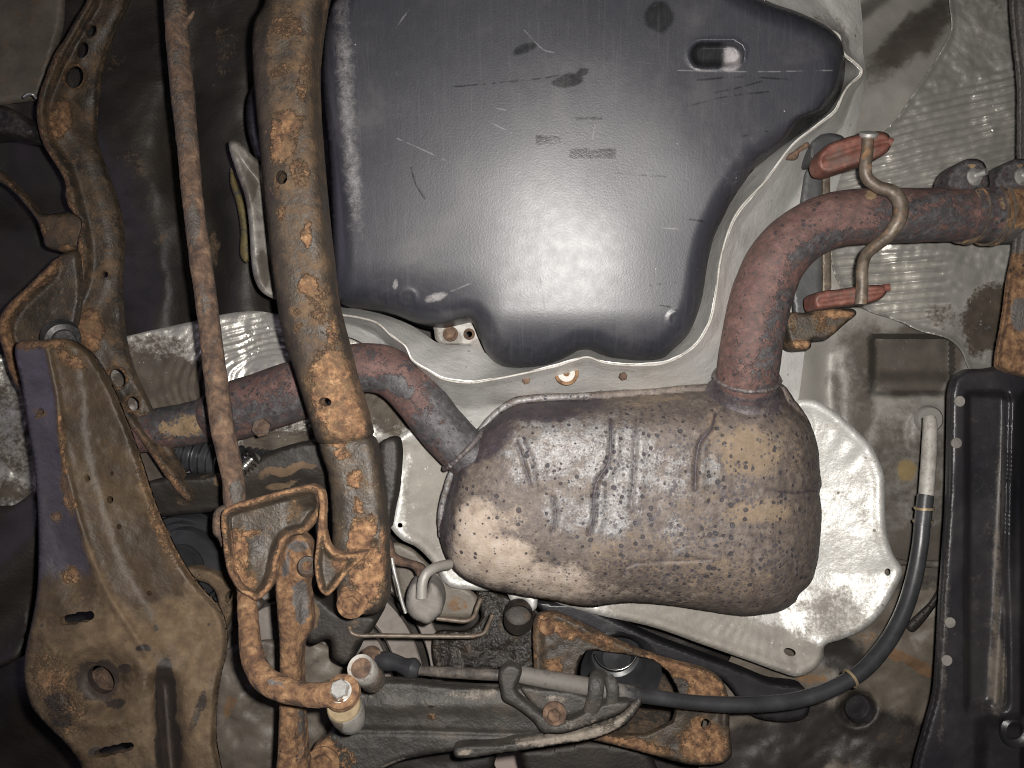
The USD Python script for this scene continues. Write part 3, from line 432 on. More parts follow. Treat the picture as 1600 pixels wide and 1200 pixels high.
def tank_paint(x, y):
    band = np.exp(-((x - np.interp(y, [-90, 0, 200, 420], [534, 531, 545, 562])) / 24)**2) * (1 - sm(330, 470, y))  # bright left edge: light caught on the rounded corner, painted into the mask
    dust_and_sheen = .60 * band * (.55 + .6 * fb(x, y, 40, 17)) + blobs(x, y, [(1140, 92, 20, 22, 0, .75), (680, 465, 22, 8, -20, .7), (618, 444, 5, 9, 0, .6)], 5, 3) + .22 * fb(x, y, 110, 14) * sm(0, 60, x - 560) * (1 - sm(1130, 1250, x)) * (1 - sm(430, 500, y)) * (.3 + .7 * sm(80, 330, y)) + .3 * blobs(x, y, [(1180, 250, 60, 90, 30, .8), (1000, 150, 90, 40, 0, .5), (800, 130, 60, 30, 0, .6)], 24, 9)
    dark = np.maximum.reduce([.55 * lines(x, y, dk, 2.4) * sm(.25, .55, fb(x, y, 14, 21)), .85 * blobs(x, y, [(888, 126, 26, 11, -8, 1), (912, 113, 11, 6, -20, 1), (1030, 26, 24, 26, 0, .9), (820, 75, 24, 9, -30, .6)], 5, 4), .55 * rect(x, y, 857, 219, 44, 18), .8 * rect(x, y, 843, 219, 12, 19), .6 * rect(x, y, 926, 240, 76, 19), .5 * rect(x, y, 920, 185, 44, 8), .9 * side(x, y), 0.38 * sm(470, 575, y), .75 * (1 - sm(-6, 4, slot_d(x, y))) * (1 - sm(1120, 1140, x)), .35 * sm(400, 500, y) * (1 - sm(600, 780, x))])  # darker right side, bottom edge and left shoulder: shade painted into the mask
    return np.clip(dust_and_sheen * (1 - .8 * dark), 0, 1), np.clip(dark * 1.35, 0, 1), np.maximum(lines(x, y, lt, 2.2) * .9 * sm(.2, .6, fb(x, y, 18, 22)), lines(x, y, fine_lines, 2.0) * .5 * sm(.3, .6, fb(x, y, 22, 25)))
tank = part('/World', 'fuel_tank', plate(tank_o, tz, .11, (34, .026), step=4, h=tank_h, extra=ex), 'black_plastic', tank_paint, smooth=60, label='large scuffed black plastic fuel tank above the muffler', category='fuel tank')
part(tank, 'mounting_strap', plate([(480, -90), (502, -90), (496, 60), (500, 200), (508, 310), (514, 400), (522, 478), (512, 478), (500, 330), (490, 200), (484, 60)], .755, .003, (3, .002), step=4), 'grey_body', lambda x, y: (0 * x + .75,))

# ================= EXHAUST =================
ex_ = thing('exhaust', 'rusty exhaust with a fat ribbed muffler and two bent pipes', 'exhaust', P(980, 780, .83))
mu = [(684, 800), (690, 770), (700, 745), (704, 722), (722, 705), (745, 672), (757, 660), (775, 640), (800, 622), (835, 616), (900, 614), (1000, 607), (1100, 600), (1180, 596), (1222, 600), (1240, 622), (1258, 646), (1272, 676), (1279, 705), (1281, 735), (1284, 758), (1281, 768), (1284, 800), (1281, 850), (1276, 885), (1266, 912), (1248, 930), (1243, 940), (1222, 954), (1190, 960), (1160, 962), (1100, 954), (1045, 946), (985, 942), (950, 945), (925, 949), (895, 946), (870, 940), (810, 931), (760, 920), (722, 902), (702, 880), (690, 852), (684, 826)]
ribs = [([(808, 690), (818, 722), (830, 760)], .9), ([(818, 688), (832, 725), (838, 758)], .8), ([(954, 655), (954, 690), (950, 725), (934, 750), (928, 775), (927, 815), (920, 835)], 1.2), ([(994, 650), (992, 700), (990, 740), (986, 790)], .8), ([(1118, 645), (1112, 668), (1094, 690), (1088, 715), (1086, 765)], 1.3), ([(862, 775), (868, 800), (864, 830)], .9), ([(1100, 842), (1190, 838), (1270, 850)], .5), ([(970, 905), (980, 885), (1060, 876), (1110, 874)], .7), ([(1178, 860), (1176, 900), (1185, 945)], .6), ([(1200, 765), (1240, 770), (1283, 766)], .8), ([(1180, 775), (1110, 782)], .4)]
def muh(x, y, d):
    fw = np.maximum(13 * (1 - sm(625, 680, y)), 11 * (1 - sm(700, 722, x)) * (1 - sm(800, 860, y))); d1 = np.maximum(d - fw, 0); D = np.clip(d1 / 125, 0, 1)
    h = -.062 * (1 - (1 - D)**2.6)**(1 / 1.9)
    for l, a in ribs:
        q = dist_to(l, x, y); qq = dist_to([(u[0] + 11, u[1]) for u in l], x, y)
        h = h + a * (.0030 * np.exp(-(q / 3.2)**2) - .0014 * np.exp(-(qq / 6)**2))
    return h + (fb(x, y, 95, 5) - .5) * .010 + (fb(x, y, 14, 6) - .5) * .0012
def mu_paint(x, y):
    soot = np.zeros(np.shape(x))
    for l, a in ribs: soot = np.maximum(soot, .95 * min(a, 1) * np.exp(-(dist_to(l, x, y) / 3.4)**2))
    edge = np.exp(-(dist_to([(690, 850), (692, 790), (715, 735), (755, 680), (800, 645), (870, 632), (930, 632)], x, y) / 20)**2)
    soot = np.maximum.reduce([soot, .85 * edge, blobs(x, y, [(770, 690, 50, 22, -45, .8), (850, 648, 70, 14, 0, .9), (700, 820, 12, 60, 0, .7), (1160, 612, 60, 9, 0, .95), (1265, 740, 18, 60, 0, .5), (1060, 640, 200, 16, 0, .4), (900, 800, 30, 20, 0, .4)], 10, 3)])
    cream = blobs(x, y, [(745, 825, 40, 46, 0, 1.1), (770, 875, 72, 44, 10, 1.1), (860, 905, 80, 32, 0, .8), (720, 850, 24, 44, 0, .8), (930, 920, 50, 18, 0, .5), (800, 810, 30, 22, 0, .6), (1000, 930, 120, 10, 0, .4)], 18, 8, 40)
    tan = blobs(x, y, [(1172, 705, 52, 46, 0, 1.1), (1185, 800, 60, 26, 0, .9), (1010, 860, 90, 40, 0, .5), (960, 870, 60, 40, 0, .5), (1100, 790, 60, 50, 0, .4), (1020, 625, 60, 8, 0, .7), (1230, 700, 30, 50, 0, .5), (1120, 690, 20, 60, 0, .6), (1130, 900, 90, 40, 0, .55)], 16, 4)
    grey = blobs(x, y, [(900, 700, 110, 60, 0, .8), (830, 720, 60, 40, 0, .6), (985, 730, 50, 80, 0, .8), (945, 800, 40, 46, 0, .9), (1110, 735, 16, 30, 0, .9), (880, 800, 40, 40, 0, .7), (1040, 740, 50, 50, 0, .6), (1052, 840, 30, 40, 0, .5), (700, 800, 10, 60, 0, .9)], 16, 11)
    fine = blobs(x, y, [(1050, 780, 140, 130, 0, .8), (1190, 880, 90, 70, 0, .7), (1230, 720, 60, 80, 0, .5), (1040, 880, 100, 60, 0, .7)], 22, 7)
    calm = np.clip(.8 * sm(.3, .8, cream) + .7 * sm(.5, 1, grey), 0, 1) * .6
    return np.clip(cream, 0, 1.2), np.clip(soot, 0, 1), np.clip(grey - .5 * cream, 0, 1), np.clip(tan, 0, 1.1), fine, calm
mb = part(ex_, 'muffler_body', plate(mu, .835, .07, (6, .004), step=3.2, h=muh, rough=.8), 'muffler_skin', mu_paint, smooth=60)
part(mb, 'end_seam', tube([(690, 838, .838), (689, 800, .836), (697, 765, .832), (710, 730, .830), (738, 690, .828), (770, 650, .829), (800, 630, .831), (840, 623, .833), (920, 619, .835)], .0035, bump=.0008, bs=120, sides=14), 'muffler_skin', lambda x, y: (0 * x, 0 * x + .35, 0 * x + .75, 0 * x, 0 * x, 0 * x))
part(mb, 'pipe_collar', lathe([(.030, -.006), (.0325, -.005), (.0335, -.002), (.0328, .002), (.0335, .007), (.036, .012), (.041, .017)], P(1166, 597, .806), P(1163, 622, .822) - P(1168, 585, .802), 40), 'muffler_skin', lambda x, y: (0 * x, 0 * x + .7, 0 * x + .5, 0 * x, 0 * x, 0 * x))
OP = [(1163, 622, .822), (1166, 600, .805), (1170, 568, .795), (1180, 505, .79), (1195, 448, .788), (1216, 404, .785), (1252, 368, .785), (1300, 345, .785), (1350, 338, .785), (1400, 337, .788), (1500, 335, .795), (1530, 334, .797)]
part(ex_, 'outlet_pipe', tube(OP, [.031] * 4 + [.0305, .0295, .0285, .0285, .028, .0278, .0275, .0275], sides=44, step=3, bump=.0007, bs=60), 'red_pipe', lambda x, y: (np.clip(blobs(x, y, [(1215, 520, 26, 110, 12, .62), (1270, 390, 50, 18, -30, .75), (1390, 345, 30, 60, 0, .55), (1470, 340, 70, 50, 0, .62), (1430, 365, 80, 14, 0, .8), (1200, 580, 50, 24, 0, .5), (1300, 372, 50, 12, -10, .8), (1150, 560, 14, 60, 0, .25), (1350, 365, 40, 12, 0, .6)], 10, 3, 20), 0, 1), blobs(x, y, [(1360, 305, 10, 8, 0, .9)], 5)))  # darker right side of the bend is painted shade, among real grey spots
IP = [(752, 725, .822), (722, 702, .82), (690, 668, .818), (658, 628, .816), (630, 596, .816), (600, 578, .818), (560, 575, .82), (500, 592, .825), (455, 610, .83), (400, 626, .838)]
part(ex_, 'inlet_pipe', tube(IP, .0262, sides=40, step=3, bump=.0008), 'red_pipe', lambda x, y: (np.clip(blobs(x, y, [(735, 690, 60, 50, 45, .95), (700, 640, 24, 50, -40, .75), (672, 672, 26, 40, -35, .55), (620, 602, 26, 14, 30, .85), (575, 600, 40, 14, 0, .7), (575, 552, 12, 10, 0, .4), (640, 570, 12, 10, 0, .45), (420, 640, 70, 40, 0, .5)], 9, 6, 18) + .22, 0, 1),))
part(ex_, 'front_pipe', tube([(150, 686, .865), (240, 672, .86), (300, 662, .855), (336, 652, .85)], [.0225, .0235, .0245, .025], sides=32, bump=.0012, bs=70), 'red_pipe', lambda x, y: (blobs(x, y, [(300, 650, 90, 50, 0, .7)], 10) + .1, blobs(x, y, [(290, 665, 50, 22, -8, .7)], 14)))
part(ex_, 'pipe_sleeve', tube([(335, 652, .848), (352, 646, .842), (365, 642, .84), (420, 625, .832), (455, 613, .828), (486, 603, .825), (500, 600, .825)], [.026, .031, .0325, .0325, .0325, .031, .027], sides=36, bump=.0012, bs=55), 'red_pipe', lambda x, y: (0 * x + .42 + blobs(x, y, [(430, 640, 80, 20, -10, .35)], 10), 0 * x + .25))
part(ex_, 'sleeve_bolt', cat(*hexhead(P(410, 668, .80), .010, .006)), 'brown_rust', lambda x, y: (0 * x + .5,))
hg = part(ex_, 'hanger_rod', tube([(1356, 216, .742), (1355, 236, .742), (1352, 258, .742), (1355, 278, .742), (1372, 292, .742), (1394, 300, .741), (1407, 318, .738), (1405, 342, .738), (1390, 366, .742), (1368, 384, .745), (1352, 400, .745), (1347, 420, .743), (1347, 450, .742), (1345, 476, .742)], [.0056] * 4 + [.006, .0066, .007, .007, .0066, .006, .0056, .0056, .0056, .0056], sides=20, step=3, bump=.0004, bs=160), 'hanger_steel')
part(hg, 'rod_tip', lathe([(0, -.003), (.006, -.003), (.0085, -.001), (.0088, .002), (.007, .003), (0, .003)], P(1357, 211, .742), (0, -1, -.5)), 'bare_steel')
def bead(c, axis, R_, r_, seed=0):
    a = np.array(axis, float); a /= np.linalg.norm(a); u = np.cross(a, [.3, 1, .2]); u /= np.linalg.norm(u); w_ = np.cross(a, u); th = np.linspace(0, 2 * math.pi, 110)
    rr = R_ + .0006 * np.sin(th * 37 + 2 * np.sin(th * 5)); return sweep(np.asarray(c) + rr[:, None] * (np.cos(th)[:, None] * u + np.sin(th)[:, None] * w_), r_, 10, cap=False, bump=.0009, bs=160, seed=seed)
wp = lambda x, y: (0 * x, 0 * x + .55, 0 * x + .5, 0 * x, 0 * x, 0 * x)
part(mb, 'weld_bead', bead(P(1167, 590, .804), P(1166, 600, .805) - P(1169, 575, .797), .0325, .0026), 'muffler_skin', wp)
part(mb, 'weld_bead', bead(P(724, 703, .82), P(735, 713, .821) - P(712, 690, .819), .0275, .0030, 3), 'muffler_skin', wp)
part(ex_, 'weld_bead', bead(P(352, 646, .842), P(365, 642, .84) - P(338, 651, .849), .031, .0018, 5), 'red_pipe', lambda x, y: (0 * x + .7,))
# clamp at the far right
ax = P(1560, 333, .80) - P(1500, 335, .795); ax /= np.linalg.norm(ax)
cl = thing('pipe_clamp', 'rusty wide band clamp with bolted ears at the right end of the pipe', 'pipe clamp', P(1535, 330, .80))
part(cl, 'band', lathe([(.0282, -.004), (.0305, -.004), (.0305, .003), (.0288, .005), (.0292, .020), (.031, .023), (.031, .026), (.0285, .027)], P(1508, 334.5, .796), ax, 44), 'red_pipe', lambda x, y: (0 * x + .62, blobs(x, y, [(1562, 320, 8, 16, -10, .9), (1515, 378, 30, 5, -20, .8), (1530, 300, 8, 20, 0, .6)], 4)))
for x0, lab in ((1479, None), (1553, None)):
    part(cl, 'ear', plate([(x0, 292), (x0 + 1, 275), (x0 + 12, 259), (x0 + 35, 248), (x0 + 56, 252), (x0 + 64, 268), (x0 + 66, 292), (x0 + 30, 300)], .775, .022, (8, .006), step=4), 'red_pipe', lambda x, y: (0 * x + .75, blobs(x, y, [(x0 + 40, 258, 8, 4, 0, .7)], 3)))
    part(cl, 'bolt', cat(lathe([(0, .004), (.0065, .004), (.0065, -.002), (0, -.002)], P(x0 + 44, 275, .768), (.35, -.1, -1), 6), sweep(P([x0 + 44, x0 + 62], [275, 268], [.766, .757]), .0034, 14), lathe([(0, .0), (.009, 0), (.009, .0015), (0, .0015)], P(x0 + 42, 277, .772), (.35, -.1, -1))), 'bare_steel')
for xq, rq in ((1513, .0305), (1541, .0318), (1551, .0318)):
    part(cl, 'band_edge', lathe([(rq - .001, -.0012), (rq + .0012, -.0006), (rq + .0012, .0008), (rq - .001, .0014)], P(xq, 334.2, .797), ax, 48), 'hanger_steel')
part(cl, 'front_tube', tube([(1552, 333.5, .80), (1600, 332, .803), (1680, 330, .81)], [.0315, .0315, .0315], sides=40), 'heavy_rust', lambda x, y: (blobs(x, y, [(1590, 370, 60, 14, 0, .9)], 8),))
# ================= RUBBER HANGERS AND THEIR BRACKET =================
part('/World', 'rubber_hanger', cat(plate([(1279, 243), (1292, 227), (1318, 216), (1345, 209), (1374, 205), (1388, 210), (1393, 224), (1386, 238), (1366, 249), (1342, 257), (1318, 265), (1296, 271), (1282, 268), (1277, 257)], .748, .020, (9, .006), step=3, h=lambda x, y, d: .0035 * np.exp(-(dist_to([(1290, 248), (1340, 232), (1385, 222)], x, y) / 4)**2) - .001 * np.exp(-((d - 6) / 2)**2)), sweep(P([1386, 1393], [220, 223], [.752, .752]), .004, 10)), 'red_rubber', label='upper faded red rubber hanger holding the exhaust rod', category='rubber hanger')
part('/World', 'rubber_hanger', cat(plate([(1273, 462), (1280, 456), (1310, 452), (1345, 447), (1378, 446), (1385, 452), (1380, 464), (1360, 473), (1325, 477), (1290, 482), (1276, 483), (1272, 472)], .748, .026, (7, .005), step=3, h=lambda x, y, d: .003 * np.exp(-(dist_to([(1282, 470), (1340, 461), (1380, 455)], x, y) / 3)**2)), sweep(P([1380, 1389], [450, 449], [.752, .752]), .004, 10)), 'red_rubber', label='lower faded red rubber hanger above the rust brown bracket foot', category='rubber hanger')
hb = thing('hanger_bracket', 'grey upright hanger bracket with a rusty foot behind the outlet pipe', 'bracket', P(1270, 380, .82))
part(hb, 'upright', plate([(1262, 245), (1284, 236), (1284, 500), (1242, 500), (1236, 440), (1250, 330)], .83, .004, (3, .002), step=5, smooth=False), 'grey_paint')
part(hb, 'flange', plate([(1285, 262), (1297, 268), (1299, 450), (1290, 470), (1285, 470)], .835, .012, (2, .001), step=2.5, smooth=False), 'hanger_steel')
part(hb, 'arm', plate([(1264, 232), (1272, 216), (1296, 208), (1318, 214), (1318, 222), (1290, 232), (1282, 250), (1266, 252)], .79, .03, (6, .005), step=3.5), 'grey_paint')
part(hb, 'foot', plate([(1231, 490), (1268, 489), (1272, 482), (1310, 482), (1335, 484), (1338, 490), (1322, 505), (1298, 526), (1290, 531), (1270, 531), (1266, 544), (1256, 548), (1242, 545), (1233, 532)], .80, .03, (6, .005), step=3.5, rough=.6), 'painted_rusty', lambda x, y: (blobs(x, y, [(1250, 538, 18, 10, 0, 1), (1310, 490, 30, 8, 0, .9), (1280, 500, 14, 20, 0, .6), (1240, 500, 8, 20, 0, .5), (1300, 515, 10, 10, 0, .5)], 6, 4), 0 * x + .4))
part('/World', 'rust_spot_clip', plate([(1226, 247), (1240, 236), (1262, 222), (1265, 228), (1250, 238), (1246, 248), (1232, 249)], .77, .003, (3, .002), step=2.5), 'brown_rust', label='small rusty clip on the shield beside the upper red hanger', category='clip')
rb = thing('rust_bracket', 'dark upright bracket with a rusty orange lower half, cut off by the right edge', 'bracket', P(1600, 470, .78))
part(rb, 'plate', plate([(1598, -60), (1597, 150), (1595, 300), (1589, 385), (1579, 440), (1571, 500), (1561, 560), (1563, 575), (1700, 575), (1700, -60)], .78, .008, (10, .007), step=4, rough=1), 'heavy_rust', lambda x, y: (np.maximum(1 - sm(370, 420, y), blobs(x, y, [(1592, 490, 14, 30, 0, .9)], 6)),))

# ================= BLACK COVER AT THE RIGHT =================
co = [(1484, 640), (1485, 612), (1492, 590), (1508, 578), (1535, 576), (1700, 574), (1700, 1300), (1420, 1300), (1432, 1195), (1448, 1135), (1461, 1085), (1465, 1040), (1470, 950), (1476, 860), (1481, 780)]
def coh(x, y, d):
    ch = sm(1507, 1516, x) * (1 - sm(1566, 1580, x)) * sm(608, 622, y) * (1 - sm(1090, 1120, y))
    ri = np.exp(-((x - np.interp(y, [600, 1100], [1586, 1556])) / 9)**2) * sm(610, 630, y) * (1 - sm(1095, 1108, y))
    rec = sm(1595, 1606, x) * sm(608, 625, y)
    return .016 * ch - .010 * ri + .03 * rec + .012 * sm(1110, 1140, y) * sm(1520, 1545, x) + (fb(x, y, 70, 3) - .5) * .006
cv = part('/World', 'underbody_cover', plate(co, .80, .006, (12, .008), step=4, h=coh), 'satin_black', lambda x, y: (np.clip(blobs(x, y, [(1560, 1050, 14, 60, 0, .6),  (1475, 1000, 8, 200, 2, .35), (1560, 860, 8, 200, 2, .4)], 8, 3) + .22 * fb(x, y, 50, 6) + .16 * sm(1508, 1520, x) * (1 - sm(1552, 1570, x)), 0, 1),), smooth=50, label='ribbed black plastic cover along the right edge', category='cover')
for x_, y_ in ((1498, 627), (1493, 692), (1483, 972), (1478, 1031)):
    part(cv, 'screw', cat(lathe([(0, .002), (.0055, .002), (.0052, -.0005), (.0040, -.0022), (.0028, -.0024), (.0022, -.0008), (0, -.0006)], P(x_, y_, .797), sides=18)), 'grey_body', lambda x, y: (0 * x + .45,))
part(cv, 'drain_hole_rim', lathe([(.008, .0), (.012, -.003), (.016, -.001), (.018, .003)], P(1585, 1140, .805)), 'satin_black')

# ================= CABLE =================
ca = thing('brake_cable', 'black sheathed hand brake cable sweeping below the muffler', 'cable', P(1200, 1090, .80))
ty = [(1441, 818, .83), (1438, 850, .828), (1428, 905, .82), (1411, 958, .81), (1386, 1004, .80), (1352, 1044, .79), (1325, 1063, .785), (1282, 1083, .78), (1232, 1096, .775), (1150, 1101, .765), (1090, 1098, .76), (1020, 1089, .752), (950, 1078, .745), (880, 1066, .74), (790, 1050, .74)]
part(ca, 'sheath', tube(ty, [.0082] * 6 + [.0078] * 4 + [.0072] * 2 + [.0085, .0085, .008], sides=22, step=4), 'black_rubber', lambda x, y: (np.clip(1 - sm(940, 1060, x), 0, 1) * .75,))
part(ca, 'ferrule', tube([(1452, 652, .86), (1453, 660, .858), (1452, 700, .85), (1448, 760, .84), (1446, 785, .836)], [.0066, .0072, .0078, .0078, .0075], sides=22), 'white_metal', lambda x, y: (0 * x + .12,))
part(ca, 'collar', tube([(1446, 774, .834), (1441, 822, .828)], .0085, sides=22), 'black_rubber')
for y_ in (794, 814): part(ca, 'band', tube([(1446 - (y_ - 774) * .1, y_ - 2, .832), (1446 - (y_ - 774) * .1, y_ + 2, .832)], .0102, sides=22), 'tan_band')
part(ca, 'bare_cable', tube([(800, 1056, .75), (740, 1053, .76), (690, 1050, .77), (648, 1047, .78)], [.0055, .0055, .0052, .0045], sides=16), 'satin_black', lambda x, y: (0 * x + .6,))
part(ca, 'rubber_boot', tube([(655, 1048, .775), (645, 1045, .777), (632, 1041, .78), (620, 1036, .785), (602, 1033, .79), (588, 1030, .792)], [.006, .011, .008, .008, .010, .007], sides=20), 'black_rubber')
part(ca, 'end_eye', lathe([(0, -.004), (.006, -.004), (.010, -.002), (.010, .004), (0, .004)], P(580, 1024, .79), (.3, .2, -1)), 'brown_rust')
part('/World', 'cable_tie', lathe([(.0085, -.0014), (.0098, -.0014), (.0098, .0014), (.0085, .0014)], P(1329, 1060, .785), P(1340, 1053, .787) - P(1318, 1068, .783), 28), 'tan_band', label='thin copper coloured ring clip round the black cable', category='clip')
part('/World', 'floor_seam', plate([(1385, 872), (1420, 876), (1474, 879), (1474, 886), (1420, 884), (1386, 880)], .945, .004, (3, .002), step=3), 'grey_body', lambda x, y: (0 * x + .7,), label='narrow raised seam on the floor panel beside the black cover', category='seam')
# stamped clip that carries the cable on the arm
cb = thing('cable_bracket', 'dusty grey three armed bracket clamping the cable onto the arm', 'bracket', P(870, 1100, .72))
gp = lambda x, y: (0 * x, 0 * x + .22)
part(cb, 'long_arm', plate([(779, 1056), (785, 1043), (800, 1038), (815, 1046), (812, 1062), (806, 1078), (830, 1102), (855, 1122), (868, 1140), (850, 1146), (832, 1126), (806, 1106), (786, 1094), (782, 1076)], .722, .008, (7, .005), step=3.5), 'greasy_arm', gp)
part(cb, 'base', plate([(852, 1143), (845, 1128), (866, 1132), (900, 1120), (925, 1106), (960, 1096), (985, 1098), (975, 1112), (930, 1130), (880, 1146)], .722, .010, (6, .004), step=3.5), 'greasy_arm', lambda x, y: (0 * x, 0 * x + .25))
part(cb, 'strap', tube([(925, 1112, .726), (930, 1090, .722), (932, 1072, .722), (934, 1058, .728), (942, 1052, .74)], [.0085, .0075, .0075, .0075, .006], sides=16, flat=.5), 'greasy_arm', gp)
part(cb, 'strap', tube([(955, 1106, .726), (958, 1085, .724), (956, 1070, .724), (950, 1058, .73)], [.006, .006, .006, .005], sides=16, flat=.5), 'greasy_arm', gp)
part(cb, 'bolt', cat(lathe([(0, .004), (.011, .004), (.011, .0), (.008, -.001), (0, -.001)], P(866, 1113, .722)), *hexhead(P(865, 1114, .722), .0065, .008)), 'brown_rust')
part(cb, 'inner_web', plate([(815, 1075), (850, 1078), (905, 1085), (922, 1095), (915, 1112), (890, 1118), (868, 1128), (845, 1112), (825, 1092)], .735, .004, (4, .002), step=4), 'greasy_arm', lambda x, y: (0 * x, blobs(x, y, [(870, 1090, 20, 10, 0, .55), (895, 1090, 14, 10, 0, .2)], 8)))
# ================= CROSSMEMBER =================
cm = thing('crossmember', 'rust blotched dark crossmember beam standing left of the fuel tank', 'crossmember', P(490, 500, .68))
cmo = [(440, -90), (418, -20), (412, 6), (400, 26), (394, 60), (395, 110), (400, 170), (406, 235), (412, 300), (418, 360), (424, 415), (431, 465), (441, 520), (457, 570), (474, 625), (486, 662), (497, 692), (520, 697), (545, 693), (565, 688), (577, 680), (575, 664), (566, 630), (556, 600), (546, 562), (538, 530), (530, 500), (521, 460), (516, 410), (511, 370), (504, 300), (498, 235), (493, 160), (492, 95), (496, 55), (504, 0), (520, -90)]
def cm_paint(x, y):
    r = blobs(x, y, [(530, 620, 46, 80, -18, 1.2), (448, 190, 26, 22, 0, .85), (440, 225, 28, 36, 10, .9), (470, 270, 16, 26, 0, .65), (432, 290, 8, 20, 0, .8), (440, 335, 8, 16, 0, .8), (480, 370, 10, 24, 0, .8), (482, 445, 18, 20, 0, .95), (446, 457, 9, 9, 0, .8), (500, 480, 16, 46, -10, .7), (465, 512, 10, 8, 0, .8), (520, 520, 12, 30, 0, .6), (440, 40, 34, 30, 30, .55), (475, 120, 12, 40, 0, .6), (418, 80, 6, 5, 0, .8), (440, 110, 24, 12, -20, .6), (410, 185, 5, 8, 0, .7), (455, 485, 20, 8, 10, .6)], 12, 3, 18)
    lx = sm(9, 26, x - np.interp(y, [-90, 0, 60, 170, 300, 415, 520, 625, 700], [440, 412, 394, 400, 412, 424, 441, 474, 500])); r = r * (lx + (1 - lx) * sm(560, 600, y))
    return np.clip(r - .02, 0, 1.1), lx * np.clip(.40 + .3 * fb(x, y, 30, 5) + .3 * sm(440, 470, x) * (1 - sm(0, 400, y)), 0, .6)
part(cm, 'beam', plate(cmo, .675, .022, (36, .020), holes=[ellipse(440, 277, 9, 11), ellipse(508, 628, 10, 7, 10)], step=3.5, h=lambda x, y, d: (fb(x, y, 26, 4) - .5) * .0022 - .0015 * sm(560, 590, y)), 'painted_rusty', cm_paint, smooth=50)
clo = [(500, 690), (512, 740), (518, 800), (520, 880), (526, 925), (528, 952), (545, 961), (570, 962), (592, 957), (603, 944), (605, 900), (603, 850), (604, 835), (600, 800), (594, 745), (588, 710), (578, 684), (540, 680)]
part(cm, 'lower_leg', plate(clo, .684, .022, (24, .013), step=3.5, h=lambda x, y, d: (fb(x, y, 24, 6) - .5) * .004 + .006 * np.exp(-(dist_to([(520, 872), (560, 868), (585, 850)], x, y) / 5)**2), rough=.8), 'painted_rusty', lambda x, y: (np.clip(blobs(x, y, [(535, 708, 18, 12, 0, .8), (530, 690, 14, 6, 0, .8), (555, 750, 14, 18, 10, .9), (560, 790, 10, 12, 0, .8), (566, 835, 22, 34, 20, 1.0), (545, 870, 14, 10, 0, .9), (575, 900, 30, 50, 0, .9), (550, 940, 30, 24, 0, 1.0), (600, 850, 6, 30, 0, .8)], 10, 8, 16), 0, 1.1), 0 * x + .35), smooth=50)
part(cm, 'bolt', cat(*hexhead(P(549, 944, .685), .0085, .006, washer=.013)), 'heavy_rust')
part(cm, 'gusset', plate([(598, 838), (612, 848), (618, 866), (640, 876), (662, 884), (668, 900), (660, 925), (655, 912), (645, 890), (620, 884), (603, 878)], .80, .006, (5, .004), step=3, rough=.7), 'brown_rust')
part(cm, 'seat_flange', plate([(596, 690), (618, 686), (620, 760), (612, 800), (606, 830), (598, 760)], .76, .03, (5, .004), step=5), 'dark_body')
lf = plate([(358, 222), (366, 219), (378, 226), (398, 246), (425, 262), (450, 300), (450, 470), (428, 467), (408, 455), (397, 434), (392, 400), (389, 350), (382, 305), (369, 268)], .79, .0015, (7, .006), step=3.5, h=lambda x, y, d: .012 * sm(6, 30, d) + (fb(x, y, 28, 4) - .5) * .006)
part('/World', 'side_heat_shield', lf, 'grey_body', lambda x, y: (.30 + .4 * fb(x, y, 24, 3) + blobs(x, y, [(392, 290, 10, 40, 20, .5), (410, 420, 12, 30, 0, .4)], 8),), label='narrow pale silver shield poking out left of the beam', category='heat shield')
part('/World', 'dark_bump_stop', plate([(402, 128), (388, 150), (385, 190), (392, 225), (404, 252), (430, 260), (430, 120)], .80, .05, (18, .015), step=5), 'satin_black', label='dark rounded block half hidden left of the beam', category='bump stop')
part('/World', 'yellow_paint_mark', plate([(361, 262), (368, 282), (382, 320), (387, 360), (389, 402), (384, 410), (376, 400), (376, 360), (370, 320), (360, 285)], .90, .004, (5, .003), step=4), 'yellow_mark', label='dull yellow painted strip on the panel beside the narrow shield', category='paint mark')

# ================= BRACKET, LINK, BARS =================
sb = thing('stabiliser_bracket', 'rust edged saddle shaped bracket with two lobes below the beam', 'bracket', P(430, 850, .64))
bo = [(345, 806), (350, 797), (366, 790), (400, 779), (440, 769), (470, 762), (490, 759), (502, 768), (506, 786), (505, 830), (500, 860), (496, 880), (495, 905), (502, 924), (510, 930), (518, 926), (532, 912), (548, 890), (562, 872), (575, 864), (560, 850), (530, 862), (520, 868), (514, 860), (518, 800), (512, 768), (500, 752), (478, 752), (430, 760), (395, 772), (355, 786), (345, 794)]
lob = [(345, 808), (349, 797), (362, 789), (400, 778), (440, 767), (470, 760), (488, 758), (500, 764), (505, 784), (503, 800), (494, 812), (478, 832), (462, 836), (450, 842), (440, 858), (434, 880), (428, 905), (420, 922), (408, 935), (399, 939), (388, 933), (372, 922), (358, 900), (352, 880), (348, 850)]
ridge = [(349, 800), (366, 789), (400, 778), (440, 767), (488, 758)]
def lobp(x, y):
    e = cKDTree(spline(lob, True, 1.5)).query(np.stack([x, y], 1))[0]
    return np.clip(np.maximum(1.1 - e / 17, blobs(x, y, [(372, 870, 18, 50, 0, .85), (385, 905, 20, 20, 0, .9), (395, 832, 16, 5, -8, .9), (460, 800, 14, 24, 0, .5), (375, 815, 10, 6, 0, .4)], 8, 4)) - .08, 0, 1.1), 0 * x + .3
